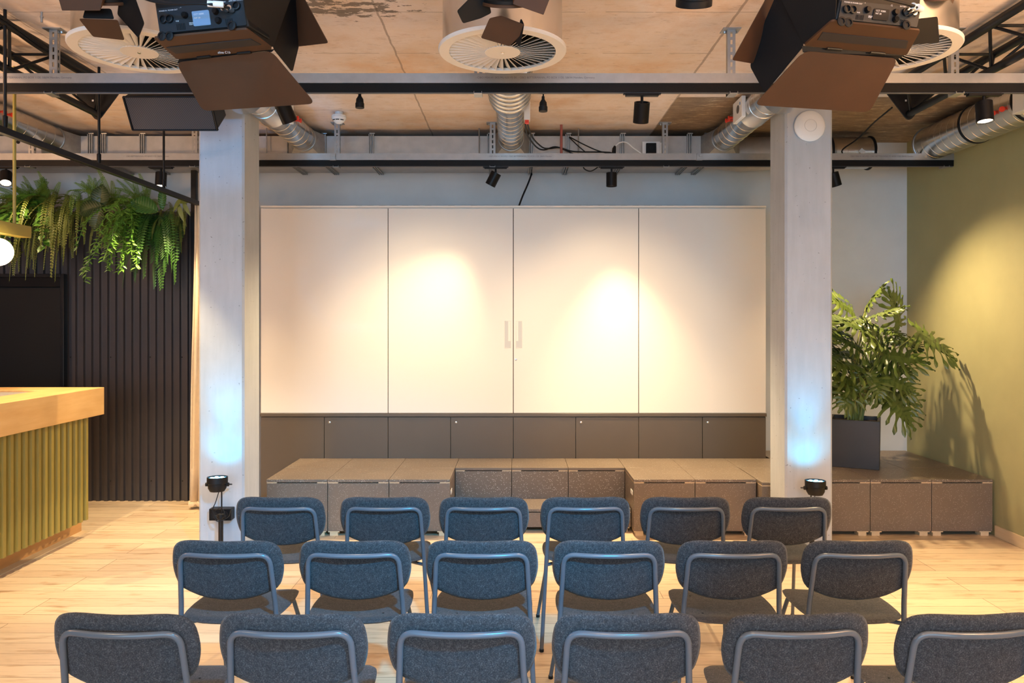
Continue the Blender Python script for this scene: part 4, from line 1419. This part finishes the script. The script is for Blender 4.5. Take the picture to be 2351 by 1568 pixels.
for px, y0 in ((1100, 0), (1328, 0), (612, 0)):
    x = cx(px, 6.44)
    tag(MB().cyl((x, 6.44, 2.95), (x, 6.44, ZC), 0.005, 8).build('threaded_rod', 'galvanised'), {1100: 'thin threaded rod left of the middle duct', 1328: 'thin threaded rod right of the red pipe', 612: 'thin threaded rod beside the left column'}[px], 'rod', 'threaded duct rods')
q = P(96, 28, 4.03)
single('ceiling_anchor', MB().cyl((q.x, q.y, ZC), (q.x, q.y, ZC - 0.055), 0.006, 10).cyl((q.x, q.y, ZC - 0.03), (q.x, q.y, ZC - 0.022), 0.009, 10), 'galvanised', 'short steel anchor sticking out of the ceiling at upper left', 'anchor')
# access point on the right column
t = thing('wifi_access_point', 'white round access point on the front of the right concrete column', 'access point', P(1861, 287, CY0))
q = V((cx(1861, CY0 - 0.03), CY0, cz(288, CY0 - 0.03)))
MB().lathe([(0.088, 0.0), (0.104, 0.006), (0.106, 0.016), (0.100, 0.024), (0.07, 0.031), (0.0, 0.034)], 48, q, (0, -1, 0)).build('cover', 'white_plastic', t, smooth=60)
MB().lathe([(0.040, 0.0335), (0.0408, 0.0352), (0.0416, 0.0335)], 48, q, (0, -1, 0), cap=False).build('ring', 'handle_white', t)


# ------------------------------------------------------------------ par cans lighting the columns
def par(px, py, D, label, colx):
    c = P(px, py, D)
    t = thing('par_light', label, 'floor spotlight', (c.x, D, 0), 'small uplights in front of the columns')
    a = V((0.0, 0.03, 1)).normalized()
    b = c - a * 0.035
    MB().lathe([(0.0, -0.012), (0.046, -0.010), (0.058, 0.012), (0.060, 0.040), (0.066, 0.045), (0.066, 0.085), (0.061, 0.085), (0.060, 0.075), (0.0, 0.075)], 36, b, a).build('can', 'fixture_black', t)
    MB().lathe([(0.060, 0.076), (0.0, 0.0765)], 30, b, a).build('face', 'led_glow', t)
    for k in range(7):
        rr = 0.0 if k == 0 else 0.037
        an = 2 * PI * k / 6
        p = b + a.to_track_quat('Z', 'Y') @ V((rr * math.cos(an), rr * math.sin(an), 0.077))
        MB().lathe([(0.012, 0), (0.010, 0.004), (0.0, 0.006)], 14, p, a).build('led', 'led_lens', t)
    y = MB()
    y.tube(fillet([b + V((-0.072, 0, 0.035)), b + V((-0.072, 0.075, 0.02)), b + V((0.072, 0.075, 0.02)), b + V((0.072, 0, 0.035))], 0.02, 5), 0.005, 8)
    y.cyl(b + V((0, 0.075, 0.02)), b + V((0, 0.075, -0.2)), 0.005, 8)
    y.build('bracket', 'black_metal', t)
    for s in (-1, 1):
        MB().lathe([(0.013, 0), (0.013, 0.012), (0.008, 0.014), (0, 0.014)], 14, b + V((s * 0.064, 0, 0.035)), (s, 0, 0)).build('knob', 'black_rubber', t)
    z0 = b.z - 0.19
    sy = b.y + 0.06
    MB().cyl((b.x, sy, z0 - 0.01), (b.x, sy, 0.30), 0.012, 12).build('upper_pole', 'black_metal', t)
    MB().cyl((b.x, sy, 0.30), (b.x, sy, 0.02), 0.016, 12).build('lower_pole', 'black_metal', t)
    k = MB().lathe([(0.021, 0), (0.021, 0.03), (0.017, 0.034)], 14, (b.x, sy, 0.285)).build('clamp', 'black_rubber', t)
    MB().cyl((b.x - 0.034, sy, 0.30), (b.x + 0.034, sy, 0.30), 0.008, 10).build('clamp_screw', 'black_rubber', k)
    MB().lathe([(0.10, 0), (0.10, 0.008), (0.03, 0.014), (0.0, 0.016)], 32, (b.x, sy, 0)).build('base_plate', 'black_metal', t)
    w = MB().tube(bez([b + V((0.005, 0.02, -0.01)), b + V((-0.01, 0.0, -0.08)), b + V((-0.03, 0.0, -0.14)), b + V((0.01, -0.005, -0.20)), b + V((0.05, -0.005, -0.17)), b + V((0.03, -0.004, -0.12)), b + V((-0.02, -0.003, -0.15)), b + V((0.0, 0.0, -0.21)), b + V((0.06, 0.03, -0.19)), b + V((0.05, 0.10, -0.16))], 60), 0.0028, 6)
    w.build('cord', 'black_rubber', t)
    hub = b + a * 0.09
    light('SPOT', 'par_beam', hub, (c.x, CY0 + 0.04, 0.92), 10, (0.0, 0.60, 0.95), spot_size=math.radians(105), spot_blend=1.0, shadow_soft_size=0.04)
    light('SPOT', 'par_beam', hub, (c.x, CY0 + 0.02, 1.9), 44, (0.0, 0.55, 1.0), spot_size=math.radians(50), spot_blend=1.0, shadow_soft_size=0.04)
    return t


par(499, 1112, 5.02, 'small black uplight with blue LEDs on a stand before the left column', -1)
par(1872, 1120, 5.02, 'small black uplight with blue LEDs before the right column', 1)
t = thing('power_box', 'black double socket box mounted low on the left concrete column', 'socket box', P(505, 1181, 5.15))
q = P(505, 1182, 5.13)
MB().bb(q.x - 0.075, q.x + 0.075, 5.13, CY0, q.z - 0.04, q.z + 0.04).build('box', 'black_satin', t, bevel=0.004)
for s in (-1, 1):
    MB().lathe([(0.024, 0), (0.024, 0.004), (0.021, 0.004), (0.019, 0.001), (0, 0.001)], 24, (q.x + s * 0.036, 5.13, q.z), (0, -1, 0)).build('outlet', 'black_rubber', t)


# ------------------------------------------------------------------ potted philodendron
def lobed_leaf(L, Wd, nl, rnd):
    """deeply lobed blade in its own frame: base at origin, tip along +y, facing +z"""
    mb = MB()
    vs, fs = [], []
    nseg = 10

    def mid(t):
        return V((0, t * L, -0.16 * L * t * t))
    for s in (-1, 1):
        # narrow body along the midrib
        for k in range(nseg):
            t0, t1 = k / nseg, (k + 1) / nseg
            w0 = 0.30 * Wd * math.sin(PI * min(1, 0.22 + 0.78 * t0)) + 0.004
            w1 = 0.30 * Wd * math.sin(PI * min(1, 0.22 + 0.78 * t1)) + 0.002
            b = len(vs)
            vs += [mid(t0), mid(t0) + V((s * w0, 0, -0.01)), mid(t1) + V((s * w1, 0, -0.01)), mid(t1)]
            fs.append((b, b + 1, b + 2, b + 3) if s > 0 else (b + 3, b + 2, b + 1, b))
        for k in range(nl):
            t = -0.05 + 0.90 * k / (nl - 1)
            ang = math.radians(128 - 100 * k / (nl - 1)) + rnd.uniform(-0.05, 0.05)
            ln = Wd * (0.74 + 0.42 * math.sin(PI * min(1, 0.22 + 0.70 * k / (nl - 1)))) * rnd.uniform(0.9, 1.08)
            if k == nl - 1:
                ang, ln = math.radians(12), Wd * 0.5
            p0 = mid(max(0, t))
            hw = Wd * 0.088
            prev = None
            c = p0.copy()
            N_ = 9
            for i in range(N_):
                u = i / (N_ - 1)
                an = ang - 0.42 * u
                d = V((s * math.sin(an), math.cos(an), 0))
                nrm_ = V((d.y, -d.x, 0)) * s
                if i:
                    c = c + d * ln / (N_ - 1) + V((0, 0, -0.30 * ln * u / (N_ - 1)))
                w = hw * (0.95 + 0.20 * math.sin(2.2 * PI * u + 0.4)) * math.sqrt(max(0.0, 1 - max(0, (u - 0.70) / 0.30) ** 2.2)) + 0.0006
                wav = 0.010 * math.sin(u * 8 + k)
                a_, b_ = c + nrm_ * w + V((0, 0, -0.007 + wav)), c - nrm_ * w + V((0, 0, -0.007 - wav))
                base = len(vs)
                vs += [a_, c.copy(), b_]
                if prev is not None:
                    q1 = (prev, prev + 1, base + 1, base)
                    q2 = (prev + 1, prev + 2, base + 2, base + 1)
                    fs += [q1 if s < 0 else q1[::-1], q2 if s < 0 else q2[::-1]]
                prev = base
    mb.add(vs, fs)
    return mb


def place(mb, M):
    mb.v = [M @ p for p in mb.v]
    return mb


rnd = random.Random(11)
PB = P(1978, 1076, 6.27)
plx, ply = 2.80, 6.27
t = thing('potted_plant', 'large lobed-leaf plant in a square black planter on the stage corner', 'plant', (plx, ply, SZ))
yaw = -0.46
Rz = Matrix.Rotation(yaw, 3, 'Z')
w = 0.19
ht = 0.387


def pl(x, y, z):
    return V((plx, ply, SZ)) + Rz @ V((x, y, z))


mb = MB()
o_, i_ = w, w - 0.022
ring = lambda a, z: [pl(-a, -a, z), pl(a, -a, z), pl(a, a, z), pl(-a, a, z)]
vs = ring(o_ - 0.006, 0) + ring(o_, ht) + ring(i_, ht) + ring(i_, ht - 0.06)
fs = [(3, 2, 1, 0)]
for lv in range(3):
    for k in range(4):
        fs.append((lv * 4 + k, lv * 4 + (k + 1) % 4, lv * 4 + 4 + (k + 1) % 4, lv * 4 + 4 + k))
fs.append((12, 13, 14, 15))
mb.add(vs, fs)
mb.build('planter', 'planter_black', t, bevel=0.003)
MB().prism(ring(i_ - 0.001, ht - 0.059), (0, 0, 0.025)).build('soil', 'soil', t)
# leaves: foot of the blade, its tip, distance, and how far the blade lies back (0 upright facing the room, 1 flat)
LV = [((2066, 744), (2056, 676), 6.22, 0.5), ((2113, 765), (2190, 807), 5.96, 0.45), ((2000, 726), (2056, 704), 6.10, 0.8), ((1990, 758), (1915, 720), 6.02, 0.75), ((1955, 712), (1908, 676), 6.30, 0.5),
      ((1973, 798), (1924, 766), 6.05, 0.6), ((2030, 812), (2003, 760), 6.10, 0.4), ((2037, 815), (2118, 822), 6.02, 0.5), ((1972, 842), (1908, 826), 6.02, 0.6), ((1968, 880), (1912, 852), 5.98, 0.5),
      ((1962, 890), (1938, 925), 5.96, 0.3), ((2031, 866), (2098, 892), 6.00, 0.45), ((2040, 908), (2097, 968), 6.06, 0.3), ((2038, 905), (2104, 922), 6.16, 0.4), ((2012, 752), (2048, 760), 6.20, 0.7),
      ((2022, 836), (2090, 846), 6.12, 0.5), ((1950, 770), (1905, 750), 6.32, 0.6), ((1990, 700), (2012, 668), 6.45, 0.5), ((1958, 815), (1905, 796), 6.36, 0.5), ((2000, 860), (2022, 905), 5.97, 0.3),
      ((1990, 800), (2040, 775), 6.34, 0.6), ((2050, 780), (2105, 790), 6.36, 0.6), ((1985, 870), (2010, 830), 6.24, 0.5), ((1940, 880), (1895, 905), 6.26, 0.4), ((2010, 890), (2060, 880), 6.28, 0.5), ((1985, 735), (1940, 738), 6.12, 0.8)]
for i, (b0, tp, D, fl) in enumerate(LV):
    base = P(b0[0], b0[1], D)
    tip = P(tp[0], tp[1], D - 0.06 + rnd.uniform(-0.08, 0.05))
    d = (tip - base)
    L = max(0.21, d.length * 1.08)
    d.normalize()
    nn_ = V((rnd.uniform(-0.25, 0.25), -0.9 * (1 - fl) - 0.25, 0.35 + fl))
    nn_ = (nn_ - d * nn_.dot(d)).normalized()
    xx_ = d.cross(nn_).normalized()
    M = Matrix((xx_, d, nn_)).transposed().to_4x4()
    M.translation = base
    root = pl(rnd.uniform(-0.06, 0.06), rnd.uniform(-0.05, 0.05), ht - 0.03)
    mid_ = root * 0.5 + base * 0.5 + V(((root.x - base.x) * 0.22, (root.y - base.y) * 0.22, 0.08))
    MB().tube(bez([root, mid_, base - d * 0.01], 14), [0.0105 - 0.0005 * k for k in range(15)], 7).build('stem', 'stem_green', t, smooth=60)
    place(lobed_leaf(L, L * 0.66, 8, rnd), M).build('leaf', 'leaf_philodendron', t, smooth=60, recalc=False)


# ------------------------------------------------------------------ greenery over the bar wall
def frond(mb, base, d, up_, L, n, pw, droop, curl=0.0, taper=0.15):
    """a feather frond: midrib bending down, paired narrow leaflets"""
    d = V(d).normalized()
    up_ = V(up_)
    p = V(base)
    side = d.cross(up_).normalized()
    pts = [p.copy()]
    dd = d.copy()
    for k in range(n):
        dd = (dd + V((0, 0, -droop / n))).normalized()
        p = p + dd * (L / n)
        pts.append(p.copy())
        u = k / n
        w = pw * (0.35 + 0.65 * math.sin(PI * min(1, 0.18 + 0.82 * u))) if u > 0.06 else 0
        s2 = dd.cross(V((0, 0, 1)))
        s2 = side if s2.length < 0.2 else (side * 0.5 + s2.normalized() * (0.5 if side.dot(s2) > 0 else -0.5)).normalized()
        if w:
            for s in (-1, 1):
                tip = p + s2 * s * w + dd * w * 0.45 + V((0, 0, -0.12 * w))
                hw = dd * (L / n) * 0.42
                m = p * 0.5 + tip * 0.5
                b = len(mb.v)
                mb.v += [p, m + hw, tip, m - hw]
                mb.f.append((b, b + 1, b + 2, b + 3))
    mb.tube(pts[::2] + [pts[-1]], 0.0022, 4)


def plain_leaf(mb, base, d, up_, L, w, fold=0.15, n=6, rib=0.0):
    d = V(d).normalized()
    side = d.cross(V(up_)).normalized()
    nn = side.cross(d).normalized()
    b = len(mb.v)
    for k in range(n + 1):
        u = k / n
        ww = w * math.sin(PI * (0.06 + 0.94 * u) ** 0.8) if k < n else 0.0
        c = V(base) + d * L * u - nn * L * 0.18 * u * u
        rb_ = nn * (rib if k % 2 else -rib) + d * (0.45 * ww if rib and k < n else 0)
        mb.v += [c + side * ww + nn * fold * ww + rb_, c, c - side * ww + nn * fold * ww + rb_]
    for k in range(n):
        a = b + 3 * k
        mb.f += [(a, a + 1, a + 4, a + 3), (a + 1, a + 2, a + 5, a + 4)]


def vine(mb, base, d, L, n, ll, lw, rnd, droop=2.6):
    p = V(base)
    dd = V(d).normalized()
    pts = [p.copy()]
    for k in range(n):
        dd = (dd + V((rnd.uniform(-0.1, 0.1), rnd.uniform(-0.1, 0.05), -droop / n))).normalized()
        p = p + dd * (L / n)
        pts.append(p.copy())
        for s in range(2):
            a = rnd.uniform(0, 2 * PI)
            ld = V((math.cos(a), -abs(math.sin(a)) * 0.7, -0.35 + rnd.uniform(-0.4, 0.5))).normalized()
            plain_leaf(mb, p, ld, V((0, -0.6, 0.8)), ll * rnd.uniform(0.7, 1.15), lw, 0.2, 3)
    mb.tube(pts, 0.0025, 4)


GY = 6.66


def gp(px, py, D=GY):
    return P(px, py, D)


def plant_thing(name, label, px, py, cat='hanging plant'):
    return thing(name, label, cat, gp(px, py, 6.76), 'greenery along the top of the corrugated wall')


rnd = random.Random(5)


def fern_tuft(label, px, py, n, L, m, spread, updir, droop, nn=26, pw=0.030):
    t = plant_thing('fern', label, px, py)
    n = int(n * 1.6)
    for k in range(n):
        a = (k / max(1, n - 1) - 0.5) * 2 * spread + rnd.uniform(-0.12, 0.12)
        mb = MB()
        d = V((math.sin(a), -rnd.uniform(0.15, 0.75), updir * math.cos(a) + rnd.uniform(-0.15, 0.15)))
        frond(mb, gp(px, py, 6.72) + V((rnd.uniform(-0.06, 0.06), rnd.uniform(-0.03, 0.02), rnd.uniform(-0.02, 0.02))), d, V((0, -0.9, 0.3)), L * rnd.uniform(0.75, 1.12), nn, pw, droop * rnd.uniform(0.7, 1.3))
        mb.build('frond', m, t, smooth=0, recalc=False)
    return t


def drape(label, px, py, n, L, m, width, nn=30, pw=0.024, name='fern'):
    t = plant_thing(name, label, px, py)
    n = int(n * 1.9)
    for k in range(n):
        mb = MB()
        x = (k / max(1, n - 1) - 0.5) * width
        st = gp(px, py, 6.72) + V((x + rnd.uniform(-0.03, 0.03), rnd.uniform(-0.06, 0.0), rnd.uniform(-0.12, 0.06)))
        frond(mb, st, V((rnd.uniform(-0.6, 0.6), -0.7, rnd.uniform(-0.2, 0.7))), V((rnd.uniform(-0.7, 0.7), -0.8, 0.4)), L * rnd.uniform(0.4, 1.12), nn, pw * rnd.uniform(0.7, 1.2), 3.6)
        mb.build('frond', m, t, smooth=0, recalc=False)
    return t


def vines(label, px, py, n, L, m, width, ll, lw, name='trailing_plant', nn=18):
    t = plant_thing(name, label, px, py)
    n = int(n * 1.6)
    for k in range(n):
        mb = MB()
        x = (k / max(1, n - 1) - 0.5) * width
        st = gp(px, py, 6.72) + V((x + rnd.uniform(-0.02, 0.02), rnd.uniform(-0.08, 0.0), rnd.uniform(-0.06, 0.05)))
        vine(mb, st, V((rnd.uniform(-0.4, 0.4), -0.6, rnd.uniform(-0.1, 0.5))), L * rnd.uniform(0.55, 1.1), nn, ll, lw, rnd)
        mb.build('strand', m, t, smooth=0, recalc=False)
    return t


fern_tuft('upright bright green fern left of the greenery, behind the slim lamp rod', 80, 480, 16, 0.34, 'leaf_fern_light', 1.05, 1.1, 0.9)
fern_tuft('second upright bright fern just right of the lamp rod', 108, 476, 12, 0.30, 'leaf_fern_light', 0.9, 1.1, 0.8)
vines('dense dark green bush at the left picture edge', 22, 465, 12, 0.30, 'leaf_fern_olive', 0.26, 0.05, 0.008, 'trailing_plant', 16)
vines('second dense olive bush behind the olive pendant bar', 60, 490, 10, 0.32, 'leaf_fern_olive', 0.22, 0.05, 0.008, 'trailing_plant', 16)
vines('broad-leaved green climber hanging behind the end of the pendant bar', 84, 468, 6, 0.60, 'leaf_bright', 0.14, 0.085, 0.030, 'pothos', 13)
drape('narrow hanging fern between pendant bar and the black door', 52, 545, 6, 0.34, 'leaf_fern_olive', 0.06, 20, 0.02)
drape('wide olive fern draping above the black door corner', 140, 470, 18, 0.76, 'leaf_fern_olive', 0.26)
drape('olive fern draping right of the black door corner', 176, 466, 13, 0.70, 'leaf_fern_olive', 0.16)
drape('arching fern left of the big dark leaves', 200, 455, 7, 0.34, 'leaf_fern_light', 0.14, 20, 0.03)
fern_tuft('small upright fern sprigs above the big dark leaves', 222, 462, 6, 0.24, 'leaf_fern_light', 0.6, 1.2, 0.5)
fern_tuft('arching yellow-green fern right of the big dark leaves', 262, 470, 12, 0.32, 'leaf_fern_light', 1.3, 0.7, 1.2)
drape('olive fern hanging right of the big dark leaves', 268, 480, 12, 0.46, 'leaf_fern_olive', 0.22)
fern_tuft('arching fern above the broad striped leaf', 325, 470, 10, 0.30, 'leaf_fern_light', 1.2, 0.8, 1.0)
vines('bright bamboo-like foliage trailing in the middle of the corrugated wall', 322, 490, 14, 0.80, 'leaf_bright', 0.22, 0.055, 0.008, 'trailing_plant', 26)
drape('long dark green fern hanging lowest near the right end', 378, 500, 16, 0.66, 'leaf_deep', 0.16, 26, 0.05)
drape('short olive fern beside the wall post at the right end', 408, 480, 9, 0.36, 'leaf_fern_olive', 0.14)


def big_leaf(name, label, specs, m):
    t = plant_thing(name, label, specs[0][0], specs[0][1])
    for (px, py, D, L, w, ax, az, tw) in specs:
        mb = MB()
        d = V((ax, -0.15, az)).normalized()
        b = gp(px, py, D) - d * L * 0.5
        plain_leaf(mb, b, d, V((tw, -1.0, 0.35)), L, w, 0.12, 22, 0.006 if w > 0.03 else 0)
        # side veins as low ridges
        o = mb.build('leaf', m, t, smooth=0 if w > 0.03 else 60, recalc=False)
        sb_ = MB().tube([gp(px, py + 40, 6.74), (b + gp(px, py + 40, 6.74)) / 2 + V((0, -0.02, 0.02)), b], 0.004, 5)
        sb_.build('stem', 'stem_green', t)
    return t


big_leaf('broad_leaf_plant', 'plant with three broad dark leaves over the corrugated wall', [(230, 452, 6.5, 0.22, 0.075, 0.15, 1, 0.2), (205, 478, 6.47, 0.22, 0.078, -1, -0.25, 0.1), (222, 503, 6.45, 0.20, 0.07, -0.3, -1, 0.1)], 'leaf_dark')
big_leaf('broad_leaf_plant', 'plant with broad striped green leaf and one upright leaf near the slim rod', [(330, 471, 6.42, 0.25, 0.08, -1, 0.45, 0.1), (372, 452, 6.45, 0.22, 0.035, 0.05, 1, 0.1)], 'leaf_deep')
big_leaf('broad_leaf_plant', 'small plant with pale pointed leaves at the right end beside the post', [(425, 462, 6.5, 0.13, 0.02, 0.9, 0.1, 0), (405, 470, 6.5, 0.14, 0.02, -0.5, -0.8, 0), (428, 480, 6.5, 0.13, 0.018, 0.5, -0.9, 0), (415, 490, 6.5, 0.15, 0.02, 0.3, -1, 0)], 'leaf_fern_olive')
